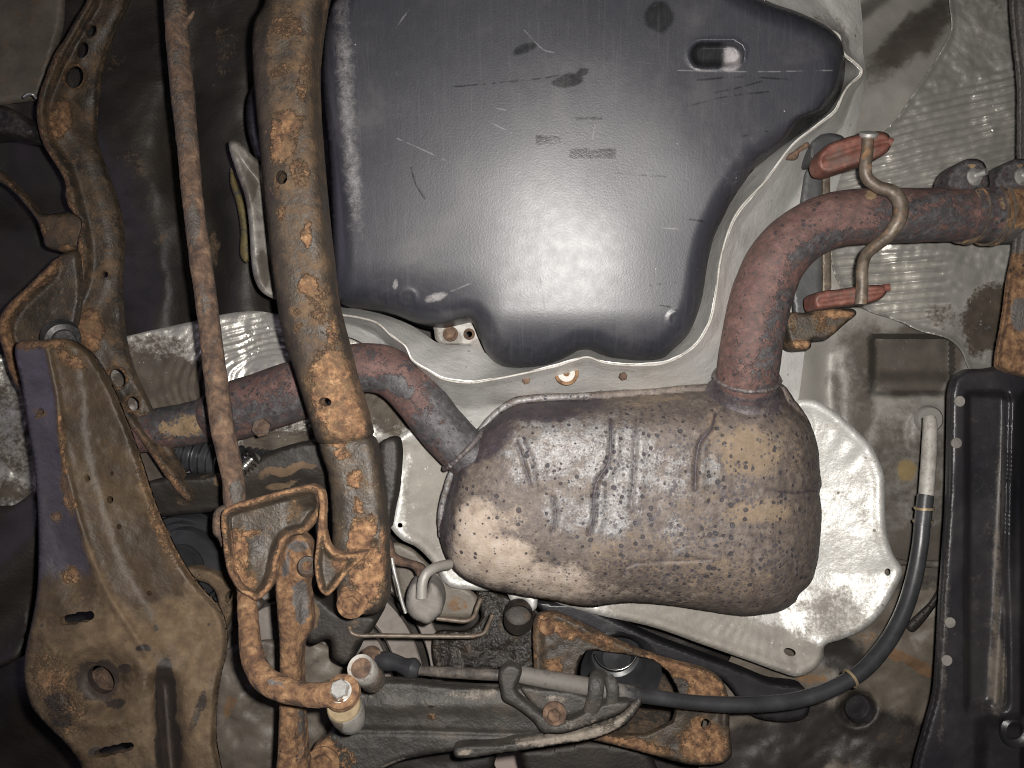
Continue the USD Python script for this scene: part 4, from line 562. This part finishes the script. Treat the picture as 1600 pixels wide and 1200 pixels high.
part(sb, 'main_lobe', plate(lob, .645, .010, (3, .002), step=3, rough=.7, h=lambda x, y, d: .014 * sm(7, 17, d) - .008 * np.exp(-((np.hypot((x - 393) / 1.0, (y - 880) / 1.4)) / 20)**2) + (fb(x, y, 18, 8) - .5) * .003 + .02 * sm(435, 500, x) * sm(775, 800, y)), 'painted_rusty', lobp, smooth=50)
lo2 = [(496, 764), (504, 768), (508, 786), (508, 830), (520, 860), (545, 866), (575, 862), (562, 878), (546, 892), (532, 910), (519, 926), (510, 931), (501, 925), (494, 908), (491, 880), (494, 850), (497, 815), (499, 790)]
part(sb, 'side_lobe', plate(lo2, .640, .010, (3, .002), step=3, rough=.7, h=lambda x, y, d: .010 * sm(6, 13, d) + (fb(x, y, 18, 9) - .5) * .003), 'painted_rusty', lambda x, y: (np.clip(np.maximum(1.1 - cKDTree(spline(lo2, True, 1.5)).query(np.stack([x, y], 1))[0] / 13, blobs(x, y, [(530, 880, 14, 14, 0, .8)], 6)), 0, 1.1), 0 * x + .3), smooth=50)
part(sb, 'rear_tab', plate([(334, 800), (342, 792), (352, 790), (352, 850), (346, 855), (340, 842), (333, 835)], .67, .01, (4, .003), step=3, rough=.8), 'brown_rust', lambda x, y: (0 * x + .5,))
# long thin rod
rp = [(272, -80), (274, 0), (279, 80), (288, 170), (296, 255), (303, 330), (313, 400), (324, 485), (337, 590), (350, 680), (363, 740), (368, 790)]
rd = thing('long_rod', 'long slim rusty rod slanting down between bracket and beam', 'rod', P(315, 400, .70))
part(rd, 'rod', tube([(a, b_, .71 - .00004 * b_) for a, b_ in rp], [.0104, .0104, .0104, .0100, .0092, .0090, .0096, .0094, .0098, .0102, .0096, .0094], sides=26, bump=.0009, bs=90), 'brown_rust', lambda x, y: (np.clip(.45 * (1 - sm(200, 420, y)) + blobs(x, y, [(300, 350, 12, 50, 0, .5), (318, 470, 10, 40, 0, .5), (330, 560, 14, 40, 0, .45), (368, 770, 14, 22, 0, .8), (345, 620, 6, 60, 0, .4)], 6, 5), 0, 1),))
part(rd, 'spur', tube([(290, 36, .70), (297, 28, .698), (303, 18, .698)], [.003, .0022, .0008], sides=10, step=2), 'brown_rust')
# drop link: bent bar with bushings
dl = thing('drop_link', 'bent rusty sway bar end with a silver bolt through its eye', 'sway bar', P(420, 1050, .62))
part(dl, 'bar', tube([(384, 905, .665), (386, 935, .655), (389, 980, .64), (394, 1022, .628), (408, 1055, .618), (440, 1076, .61), (480, 1085, .605), (515, 1085, .60), (540, 1080, .598)], [.0080, .0082, .0086, .0092, .0098, .0098, .0092, .0098, .0095], sides=24, step=3, bump=.0010, bs=110), 'heavy_rust', lambda x, y: (blobs(x, y, [(395, 960, 5, 30, 0, .4), (430, 1068, 20, 6, 20, .5)], 5),))
axb = np.array([0.03, .66, .75])
part(dl, 'eye', lathe([(0, -.005), (.010, -.005), (.0135, -.003), (.014, .003), (.011, .006), (0, .006)], P(535, 1082, .60), axb, 30), 'heavy_rust')
part(dl, 'bolt_head', cat(*hexhead(P(532, 1080, .594), .0075, .007, -axb), lathe([(0, -.001), (.0088, -.001), (.0088, .001), (0, .001)], P(532, 1081, .596), axb)), 'bare_steel')
bu = thing('link_bushing', 'white metal cup bushing hanging below the sway bar eye', 'bushing', P(536, 1125, .625))
part(bu, 'cup', lathe([(0, .0), (.0128, 0), (.0136, .002), (.0138, .014), (.0125, .030), (.009, .034), (0, .034)], P(537, 1104, .612), axb, 34), 'white_metal', lambda x, y: (blobs(x, y, [(525, 1135, 14, 16, 0, .85)], 4),))
part(bu, 'rubber_ring', lathe([(0, -.001), (.0125, -.001), (.0134, .0), (.0134, .002), (0, .002)], P(537, 1102, .612), axb, 34), 'tan_band')
bu = thing('link_bushing', 'grey bushing with a rusty dished face above the silver bolt', 'bushing', P(565, 1050, .65))
part(bu, 'cup', lathe([(0, .004), (.0065, .004), (.009, .001), (.0108, -.001), (.0115, .001), (.0118, .010), (.0105, .018), (0, .018)], P(563, 1043, .64), axb + [.12, -.1, 0], 34), 'white_metal', lambda x, y: (blobs(x, y, [(565, 1042, 11, 8, -20, .9)], 3),))
part(bu, 'core', lathe([(0, .0005), (.004, .0), (.0085, .0012), (.009, .003), (0, .003)], P(563, 1043, .64), axb + [.12, -.1, 0], 30), 'brown_rust')
part(bu, 'rubber_ring', lathe([(0, .016), (.0095, .016), (.0108, .019), (.0100, .024), (.0110, .027), (.010, .032), (0, .033)], P(563, 1043, .64), axb + [.22, 0, 0], 34), 'brown_rust', lambda x, y: (0 * x + .6,))
# hooked flat bar
vb = thing('hooked_bar', 'upright rust scaled flat bar with a hooked top beside the saddle bracket', 'bar', P(455, 1000, .68))
vo = [(430, 915), (435, 880), (441, 856), (452, 840), (468, 834), (482, 842), (489, 860), (489, 890), (482, 912), (486, 945), (486, 985), (474, 1005), (473, 1100), (475, 1280), (428, 1280), (433, 1180), (436, 1090), (436, 1000), (432, 950)]
part(vb, 'bar', plate(vo, .69, .012, (8, .006), step=3, rough=1.0, h=lambda x, y, d: -.006 * np.exp(-((np.hypot((x - 466) / 1, (y - 872) / 1.6) - 18) / 7)**2) + (fb(x, y, 12, 8) - .5) * .006 + .01 * sm(456, 476, x) * sm(900, 940, y)), 'heavy_rust', lambda x, y: (np.clip(blobs(x, y, [(465, 855, 20, 12, 0, .7), (448, 880, 8, 22, 0, .7), (470, 940, 16, 40, 0, .75), (470, 1130, 10, 70, 0, .5)], 8, 5), 0, 1),), smooth=50)
part(vb, 'hollow_pin', lathe([(.004, -.001), (.0075, -.003), (.0085, -.001), (.009, .006)], P(480, 884, .678), (.35, -.1, -1)), 'brown_rust', lambda x, y: (0 * x + .6,))
part('/World', 'dark_mount_block', plate([(476, 930), (500, 932), (528, 955), (590, 964), (578, 990), (560, 1010), (545, 1040), (520, 1030), (514, 1000), (485, 1008), (474, 985)], .80, .05, (10, .01), step=5), 'dark_body', lambda x, y: (blobs(x, y, [(490, 960, 10, 26, 0, .9), (555, 975, 20, 8, 0, .5)], 6),), label='dark mount block under the lower end of the beam', category='mount block')

# ================= LEFT: ARMS AND BRACKETS =================
pbo = [(150, -90), (135, 0), (121, 24), (101, 60), (86, 82), (73, 114), (62, 146), (57, 172), (60, 200), (68, 226), (80, 246), (95, 270), (103, 292), (102, 306), (112, 330), (128, 345), (121, 380), (122, 405), (123, 440), (110, 466), (103, 490), (108, 520), (120, 548), (140, 576), (162, 612), (192, 652), (228, 700), (258, 744), (282, 774), (297, 784), (302, 778), (290, 745), (272, 710), (250, 668), (228, 622), (206, 572), (194, 520), (189, 440), (192, 380), (184, 320), (164, 262), (150, 220), (150, 170), (158, 110), (178, 50), (200, 0), (215, -90)]
pe = [(135, 0), (101, 60), (73, 114), (57, 172), (68, 226), (95, 270), (112, 330), (123, 380), (122, 430), (103, 490), (120, 548), (162, 612), (228, 700), (290, 780)]
pb = thing('perforated_bracket', 'long rust edged bracket with round holes down the left side', 'bracket', P(150, 400, .82))
part(pb, 'strip', plate(pbo, .83, .005, (4, .004), holes=[ellipse(142, 47, 8, 10, 20), ellipse(129, 78, 9, 13, 15), ellipse(116, 120, 14, 18, 10), ellipse(183, 591, 12, 16, -30), ellipse(207, 631, 10, 12, -30), ellipse(227, 656, 6, 9, -30), ellipse(165, 429, 4, 5)], step=4, rim=(4, .002), rough=.8,
     h=lambda x, y, d: (lambda q: .016 * sm(6, 24, q) - .007 * np.exp(-(np.hypot((x - 92) / 20, (y - 182) / 38))**2) - .010 * np.exp(-(np.hypot((x - 132) / 26, (y - 526) / 40))**2) + .02 * sm(40, 90, q))(dist_to(pe, x, y)) + (fb(x, y, 30, 4) - .5) * .003), 'painted_rusty',
     lambda x, y: (np.clip(np.maximum.reduce([blobs(x, y, [(93, 185, 20, 34, 20, 1.05), (136, 522, 26, 44, 15, 1.15), (120, 400, 12, 26, 0, .85), (110, 325, 12, 14, 0, .7), (84, 110, 16, 26, 30, .55)], 7, 3), (.9 - .0 * y) * np.exp(-(dist_to(pe, x, y) / 8)**2) * sm(0, 120, y), .8 * np.exp(-((np.minimum.reduce([np.hypot(x - a_, y - b_) - r_ for a_, b_, r_ in ((116, 120, 17), (183, 591, 15), (207, 631, 12), (227, 656, 8))])) / 4)**2)]) - .05, 0, 1.1), 0 * x + .5), smooth=50)
ca_o = [(26, 536), (60, 532), (100, 529), (130, 544), (152, 571), (173, 610), (196, 665), (216, 720), (238, 788), (256, 830), (285, 886), (312, 922), (340, 954), (350, 985), (350, 1020), (341, 1060), (335, 1100), (333, 1150), (337, 1280), (150, 1280), (126, 1196), (104, 1164), (70, 1130), (50, 1105), (40, 1075), (37, 1045), (42, 1005), (52, 960), (58, 920), (60, 870), (59, 800), (53, 725), (46, 680), (35, 608)]
rid = [(72, 540), (88, 620), (96, 700), (112, 770), (128, 830), (146, 880), (172, 935), (205, 985), (238, 1040)]
def cah(x, y, d):
    q = dist_to(rid, x, y); rgt = x > np.interp(y, [540, 620, 700, 770, 830, 880, 935, 985, 1040, 1200], [72, 88, 96, 112, 128, 146, 172, 205, 238, 240])
    R = np.hypot(x - 158, y - 1068)
    h = np.where(rgt, .016 * sm(0, 50, q) * (1 - sm(1000, 1080, y)), .010 * sm(0, 45, q) * (1 - sm(880, 960, y)))
    h = h - .004 * np.exp(-(q / 6)**2) * (1 - sm(1000, 1050, y)) + .015 * (1 - sm(20, 62, R)) - .003 * np.exp(-((R - 66) / 9)**2)
    h = h + .030 * np.exp(-((x - np.interp(y, [1030, 1240], [256, 272])) / 17)**2) * sm(1040, 1075, y) + (fb(x, y, 50, 3) - .5) * .008 + (fb(x, y, 11, 4) - .5) * .0012
    h = h - .008 * np.exp(-(np.hypot((x - 85) / 28, (y - 1100) / 34))**2)
    return h
ar = thing('control_arm', 'broad dirty brown control arm plate filling the lower left', 'control arm', P(180, 900, .70))
def ca_paint(x, y):
    low = sm(860, 1010, y)
    rust = np.clip(np.maximum.reduce([blobs(x, y, [(110, 900, 14, 18, 0, .9), (98, 700, 7, 60, -8, .75), (108, 770, 8, 40, -10, .75), (60, 535, 60, 10, 0, .8), (110, 560, 30, 14, 30, .7), (64, 645, 10, 10, 0, .6), (90, 808, 10, 9, 0, .6), (250, 820, 14, 60, -20, .6), (80, 1060, 34, 50, 0, .65), (110, 1120, 40, 40, 0, .5), (120, 965, 30, 10, -10, .6)], 10, 5), .55 * np.exp(-(dist_to([(216, 720), (256, 830), (300, 905)], x, y) / 10)**2)]), 0, 1)
    tan = np.clip(.62 * low * (.5 + fb(x, y, 60, 3)) + .8 * np.exp(-(dist_to(rid, x, y) / 10)**2) * sm(780, 860, y) + blobs(x, y, [(320, 980, 40, 70, 0, .8), (270, 960, 30, 30, 0, .6), (180, 1000, 60, 40, 0, .7), (290, 1090, 40, 60, 0, .5)], 16, 6), 0, 1.1)
    dark = np.clip(np.maximum.reduce([blobs(x, y, [(258, 1090, 18, 70, 0, 1.0), (265, 1170, 24, 50, 0, .95), (150, 1062, 44, 42, 0, .7), (195, 1047, 12, 10, 0, .9), (222, 1015, 13, 6, 0, 1.0), (95, 1110, 30, 40, 0, .6), (180, 1100, 18, 10, 0, .7), (245, 980, 6, 8, 0, .7), (228, 1070, 12, 10, 0, .55), (310, 1110, 10, 40, 20, .6), (165, 1172, 26, 8, -10, .8)], 8, 9)]), 0, 1)
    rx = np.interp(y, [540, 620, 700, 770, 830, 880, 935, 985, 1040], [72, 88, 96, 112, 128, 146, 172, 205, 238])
    daylight_viol = (1 - sm(-12, 4, x - rx)) * (1 - sm(840, 960, y))  # violet left strip: daylight on the flange, painted into the colour
    return rust, tan, dark, daylight_viol
part(ar, 'arm_plate', plate(ca_o, .69, .008, (9, .006), holes=[ellipse(64, 644, 5, 6), ellipse(175, 740, 3, 4), ellipse(137, 747, 3, 4), ellipse(172, 781, 5, 6), ellipse(186, 823, 4, 4), ellipse(233, 927, 4, 4), slot(120, 966, 21, 7, -12), ellipse(158, 1062, 19, 24, -40), slot(178, 1172, 26, 6, -14)], step=3.8, h=cah), 'dirty_steel', ca_paint, smooth=50)
part(ar, 'nut', cat(*hexhead(P(90, 806, .695), .0045, .004)), 'brown_rust')
part(ar, 'hole_collar', lathe([(.0125, .004), (.0135, .0), (.0125, .012), (.0125, .035), (.002, .036)], P(160, 1065, .715), (.15, .1, 1)), 'brown_rust', lambda x, y: (0 * x + .2,))
la = thing('rear_strut_arm', 'reddish rusty arm crossing behind the top of the control arm', 'arm', P(50, 480, .86))
part(la, 'arm', plate([(118, 392), (95, 398), (70, 420), (44, 446), (18, 470), (2, 490), (-4, 515), (4, 545), (14, 580), (30, 612), (48, 640), (60, 640), (66, 560), (90, 528), (112, 520), (125, 470), (124, 420)], .80, .006, (9, .006), step=4, rough=.8, h=lambda x, y, d: .014 * sm(8, 26, dist_to([(70, 420), (18, 470), (-2, 515), (30, 612)], x, y)) + (fb(x, y, 24, 5) - .5) * .006), 'painted_rusty', lambda x, y: (np.clip(1.0 * np.exp(-(dist_to([(80, 412), (35, 455), (8, 490), (6, 530), (25, 590)], x, y) / 17)**2) + blobs(x, y, [(100, 535, 30, 14, 20, .8)], 6), 0, 1.1), 0 * x + .35), smooth=50)
part(la, 'bushing', lathe([(0, -.006), (.010, -.006), (.012, -.004), (.012, .001), (.017, .003), (.018, .015)], P(100, 532, .79), (.3, -.3, -1)), 'black_rubber', lambda x, y: (0 * x + .5,))
part(la, 'strut', plate([(-60, 240), (0, 268), (20, 288), (42, 310), (60, 333), (112, 332), (128, 345), (126, 380), (100, 392), (72, 385), (66, 368), (58, 345), (36, 316), (10, 290), (-60, 262)], .86, .012, (5, .004), step=4.5), 'painted_rusty', lambda x, y: (blobs(x, y, [(25, 295, 40, 8, 40, .7), (66, 362, 10, 16, 0, .8), (105, 390, 16, 10, 0, .8)], 6), 0 * x + .6))
part('/World', 'side_rail', plate([(-60, 160), (0, 164), (22, 172), (44, 188), (56, 206), (50, 214), (0, 208), (-60, 204)], .88, .03, (8, .006), step=5), 'satin_black', lambda x, y: (0 * x + .45,), label='dull purplish rail end at the left edge under the brown sheet', category='rail')
part('/World', 'silver_clip', tube([(38, 152, .90), (45, 147, .895), (52, 148, .895), (56, 153, .90)], .0018, sides=10, step=2), 'bare_steel', label='tiny bright clip on the lower edge of the brown sheet', category='clip')
part('/World', 'lower_side_panel', plate([(-60, 810), (20, 790), (58, 770), (60, 880), (50, 960), (38, 1010), (20, 1034), (-60, 1050)], .88, .02, (8, .008), step=6, h=lambda x, y, d: .015 * np.sin((x * .9 + y) / 30)), 'dark_body', lambda x, y: (0 * x + .25,), kind='structure', label='dark creased panel at the left edge beside the control arm')
# beam, bellows, boot behind
part('/World', 'rear_beam', plate([(140, 775), (200, 760), (260, 746), (330, 742), (380, 728), (430, 702), (480, 690), (530, 690), (560, 730), (540, 780), (420, 790), (330, 800), (250, 808), (190, 815)], .84, .04, (8, .008), step=4.5, h=lambda x, y, d: .02 * sm(0, 60, (y - 745) + .12 * (x - 300)) + (fb(x, y, 30, 4) - .5) * .006), 'dark_body', lambda x, y: (np.clip(blobs(x, y, [(450, 735, 50, 8, -8, 1.0), (440, 758, 30, 6, -10, .9), (342, 747, 8, 12, 0, 1), (320, 742, 10, 4, -30, .8), (225, 748, 20, 6, 0, 1.0), (290, 780, 40, 10, 0, .5), (415, 745, 10, 8, 0, .6)], 9, 4), 0, 1.1),), label='dark rust flecked beam behind the lower end of the long rod', category='beam')
bl = [(258, 697), (270, 703), (330, 716), (400, 728), (430, 732)]
s_ = spline([(a, b_, .89) for a, b_ in bl], False, 1.2); rr_ = .019 + .0022 * np.sin(np.arange(len(s_)) * 1.2 / 10 * 2 * math.pi)
part('/World', 'corrugated_hose', sweep(P(s_[:, 0], s_[:, 1], s_[:, 2]), rr_, 26), 'black_rubber', label='black corrugated hose below the front exhaust pipe', category='hose')
part('/World', 'coil_bellows', sweep(P(*(spline([(372, 738, .83), (385, 726, .83), (398, 712, .83)], False, .8).T)), .0085 + .0025 * np.sin(np.arange(len(spline([(372, 738, .83), (385, 726, .83), (398, 712, .83)], False, .8))) * .8 / 6.5 * 2 * math.pi), 22), 'chrome', label='small shiny dark bellows right of the long rod', category='bellows')
bt = thing('axle_boot', 'black ringed rubber boot half hidden behind the control arm', 'rubber boot', P(290, 880, .86))
for r_, z_ in ((.066, .90), (.058, .885), (.05, .875), (.042, .862)):
    part(bt, 'ring', lathe([(0, -.004), (r_ * .75, -.006), (r_ * .92, -.005), (r_, .001), (r_ * .97, .010), (r_ * .6, .012)], P(292 + (.9 - z_) * 200, 878, z_), (-.25, .15, -1), 40), 'black_rubber', lambda x, y: (0 * x + .2,))
part('/World', 'pale_boot_bracket', plate([(286, 888), (305, 886), (330, 892), (350, 905), (364, 926), (368, 950), (358, 968), (349, 990), (341, 1000), (334, 975), (340, 950), (338, 930), (326, 914), (306, 906)], .83, .012, (6, .005), holes=[ellipse(357, 932, 5, 10, 20)], step=3), 'dirty_steel', lambda x, y: (0 * x + .3, 0 * x + .8, 0 * x), label='curved pale dusty bracket hooked round the black boot', category='bracket')
part('/World', 'boot_strap', plate([(356, 960), (378, 948), (400, 935), (410, 945), (396, 962), (360, 985), (350, 1010), (345, 985)], .88, .01, (5, .004), step=4), 'grey_body', lambda x, y: (0 * x + .85,), label='grey strap end below the curved pale bracket', category='strap')
part('/World', 'brown_splash_plate', plate([(350, 1020), (380, 1005), (430, 1000), (500, 1005), (540, 1040), (540, 1110), (500, 1160), (485, 1280), (330, 1280), (336, 1120)], .93, .003, (5, .004), step=6, rough=1.5, h=lambda x, y, d: (fb(x, y, 40, 4) - .5) * .03), 'brown_body', lambda x, y: (blobs(x, y, [(360, 1100, 10, 30, 20, .7), (395, 1060, 20, 12, 0, .5), (490, 1090, 12, 30, 0, .5)], 8), 0 * x + .35), label='flaky brown splash plate behind the bent sway bar', category='splash plate')
# brake disc
bd = thing('brake_drum', 'dusty grey brake drum seen behind the thin bent wire', 'brake drum', P(470, 1075, 1.04))
for r0, r1, z_ in ((0, .122, 1.02), (.130, .166, 1.035), (.171, .192, 1.005)):
    part(bd, 'ring', lathe([(r0, .012), (r0, .001), (r0 + .004, 0), (r1 - .005, 0), (r1, .004), (r1, .02)], P(470, 1075, z_), (.10, 0, -1), 90), 'brake_disc')
# wires and stub
part('/World', 'bent_wire', tube([(546, 978, .80), (548, 987, .80), (556, 992, .80), (600, 993, .805), (680, 994, .81), (745, 993, .81), (757, 988, .81), (764, 974, .81), (770, 960, .81)], .0024, sides=14, step=2.5), 'hanger_steel', label='thin bent wire lying flat below the grey rubber blob', category='wire')
part('/World', 'bent_wire', tube([(682, 966, .83), (700, 968, .83), (728, 970, .83), (740, 964, .83), (746, 948, .83), (752, 934, .83)], .0026, sides=14, step=2.5), 'hanger_steel', label='short bent wire right of the grey rubber blob', category='wire')
part('/World', 'bent_wire', tube([(612, 872, .80), (616, 892, .80), (622, 915, .80), (628, 940, .80), (634, 958, .80)], .0020, sides=12, step=2.5), 'bare_steel', label='thin upright wire left of the grey rubber blob', category='wire')
part('/World', 'tube_stub', tube([(702, 882, .80), (690, 884, .79), (676, 889, .778), (665, 898, .772), (660, 912, .770), (659, 934, .770)], [.0052] * 5 + [.0058], sides=22, step=2.5), 'grey_body', label='short bent hanger tube from the muffler into a grey rubber', category='tube')
gb_o = [(642, 912), (650, 908), (658, 924), (664, 926), (672, 908), (682, 912), (690, 925), (693, 942), (690, 958), (680, 968), (668, 976), (655, 972), (642, 964), (635, 950), (635, 930)]
part('/World', 'grey_rubber_mount', plate(gb_o, .785, .028, (13, .012), step=2.6, h=lambda x, y, d: (fb(x, y, 12, 3) - .5) * .003), 'grey_rubber', label='lumpy pale grey rubber mount on the bent hanger tube', category='rubber mount', smooth=60)
part('/World', 'dirty_backing_plate', plate([(612, 850), (640, 856), (672, 884), (702, 908), (738, 925), (748, 940), (742, 962), (700, 966), (640, 960), (618, 900)], .91, .004, (4, .003), step=5), 'brown_body', lambda x, y: (blobs(x, y, [(715, 945, 20, 14, 0, .7)], 6), 0 * x + .25), label='grubby brown plate behind the grey rubber mount', category='plate')
part('/World', 'wet_black_panel', plate([(745, 925), (800, 935), (832, 950), (836, 1060), (770, 1062), (690, 1060), (680, 990), (730, 985), (752, 965)], .93, .004, (4, .003), step=4, h=lambda x, y, d: (fb(x, y, 26, 5) - .5) * .02), 'wet_black', label='wet black tarry panel left of the rusty triangular plate', category='panel')
part('/World', 'round_stop', lathe([(0, -.006), (.011, -.006), (.0155, -.003), (.0165, .004), (.0165, .03)], P(810, 957, .88)), 'dark_body', lambda x, y: (0 * x + .45,), label='round dark stop under the bottom edge of the muffler', category='stop')
part('/World', 'body_lip', plate([(836, 940), (870, 941), (900, 943), (960, 968), (1030, 1000), (1100, 1026), (1160, 1048), (1205, 1066), (1260, 1078), (1260, 1120), (1180, 1120), (1130, 1064), (1050, 1036), (960, 1005), (900, 975), (850, 958)], .90, .02, (6, .006), step=4), 'satin_black', lambda x, y: (0 * x + .22,), label='blue black body lip running between rusty plate and muffler shield', category='body lip')
# rusty triangular plate with window
tp = [(834, 975), (838, 964), (848, 958), (866, 957), (890, 966), (930, 986), (990, 1012), (1050, 1033), (1105, 1048), (1128, 1064), (1138, 1090), (1140, 1140), (1140, 1186), (1085, 1196), (1020, 1180), (930, 1158), (860, 1148), (838, 1100), (834, 1040)]
win = np.array(Polygon([(898, 1056), (904, 1030), (918, 1016), (960, 1020), (1020, 1030), (1045, 1050), (1062, 1085), (1052, 1130), (1010, 1150), (960, 1150), (925, 1140), (905, 1100)]).buffer(-5).buffer(5).exterior.coords)[:-1]
tpl = thing('triangular_plate', 'rusty triangular mounting plate with a big window under the muffler', 'mounting plate', P(1000, 1080, .84))
part(tpl, 'plate', plate(tp, .84, .008, (7, .006), holes=[win, ellipse(1103, 1132, 8, 9)], step=3.6, rough=1.0, h=lambda x, y, d: .006 * sm(8, 20, d) + (fb(x, y, 22, 4) - .5) * .006), 'painted_rusty', lambda x, y: (np.clip(np.maximum.reduce([blobs(x, y, [(855, 978, 18, 16, 0, 1.0), (880, 985, 26, 12, 20, .8), (865, 1042, 14, 16, 0, .9), (1060, 1045, 60, 16, 20, 1.0), (1105, 1080, 30, 34, 0, 1.05), (1100, 1160, 40, 40, 0, .9), (990, 1165, 60, 16, 8, .9), (930, 1000, 60, 8, 25, .7), (1020, 1040, 40, 12, 25, .8), (950, 1000, 10, 8, 0, .8)], 9, 4), .7 * np.exp(-(dist_to([(836, 1040), (836, 970), (866, 958), (990, 1012), (1110, 1050), (1136, 1085)], x, y) / 6)**2)]), 0, 1.1), 0 * x + .4), smooth=50)
part(tpl, 'bolt', cat(*hexhead(P(855, 979, .838), .0095, .004)), 'heavy_rust')
sp = thing('rubber_bump_stop', 'black rubber stop with a chrome ring inside the rusty plate window', 'bump stop', P(962, 1022, .90))
part(sp, 'body', lathe([(0, .012), (.016, .010), (.021, .0), (.0235, -.002), (.028, .0), (.031, .008), (.034, .030), (.045, .045)], P(962, 1022, .895), (0, .1, -1), 40), 'black_rubber')
th = np.linspace(math.radians(15), math.radians(165), 30)
part(sp, 'chrome_ring', sweep(P(962 + 34 * np.cos(th), 1014 + 33 * np.sin(th), .868), .0013, 10), 'chrome')
# lower lateral arm
aro = [(548, 1080), (572, 1066), (600, 1063), (650, 1065), (700, 1071), (780, 1074), (850, 1072), (930, 1078), (985, 1076), (1003, 1078), (999, 1096), (976, 1122), (932, 1142), (860, 1156), (780, 1168), (715, 1174), (660, 1182), (620, 1192), (585, 1215), (560, 1280), (478, 1280), (481, 1195), (490, 1168), (512, 1150), (530, 1120)]
lat = thing('lateral_arm', 'long blackened lateral arm with a scuffed lower edge at the bottom', 'control arm', P(740, 1120, .75))
part(lat, 'blade', plate(aro, .755, .010, (10, .008), holes=[ellipse(672, 1120, 4, 3), ellipse(673, 1104, 5, 2)], step=3.8, h=lambda x, y, d: -.004 * np.exp(-((y - np.interp(x, [540, 1000], [1104, 1100])) / 12)**2) + .004 * np.exp(-((y - np.interp(x, [640, 900], [1142, 1150])) / 4)**2) + (fb(x, y, 40, 6) - .5) * .006), 'greasy_arm', lambda x, y: (np.clip(blobs(x, y, [(505, 1180, 24, 34, 0, .95), (672, 1120, 7, 6, 0, .8), (530, 1190, 30, 30, 0, .6)], 6, 5), 0, 1), np.clip(blobs(x, y, [(740, 1085, 50, 10, 0, .55), (690, 1090, 90, 14, 0, .3), (590, 1080, 40, 14, 0, .4), (620, 1192, 30, 5, -14, .8), (800, 1080, 60, 20, 0, .35)], 8, 7), 0, 1)))
part(lat, 'lower_lip', plate([(710, 1170), (780, 1163), (860, 1151), (930, 1137), (975, 1116), (1000, 1088), (1003, 1096), (982, 1128), (936, 1152), (862, 1166), (780, 1178), (712, 1184)], .740, .02, (4, .003), step=3.5, rough=.4), 'greasy_arm', lambda x, y: (blobs(x, y, [(960, 1130, 26, 10, -30, .5)], 5), np.clip(blobs(x, y, [(900, 1150, 110, 12, -8, .95), (730, 1176, 14, 6, 0, .8), (960, 1125, 40, 14, -40, .7)], 7, 5), 0, 1)))
part(lat, 'pivot_bolt', cat(*hexhead(P(505, 1192, .742), .010, .006, washer=.016)), 'heavy_rust')
part('/World', 'dark_hub_side', plate([(815, 1172), (860, 1168), (930, 1158), (1020, 1186), (1020, 1300), (850, 1300), (830, 1230)], .95, .02, (6, .006), step=7), 'dark_body', lambda x, y: (0 * x + .3,), kind='structure', label='dark metal below the lower lip of the lateral arm')
part('/World', 'dark_hub_side', plate([(560, 1150), (700, 1150), (778, 1155), (772, 1200), (780, 1300), (540, 1300)], .93, .02, (6, .006), step=7, h=lambda x, y, d: (fb(x, y, 40, 4) - .5) * .02), 'dark_body', lambda x, y: (0 * x + .2,), kind='structure', label='dark metal left of the pale gap at the bottom edge')
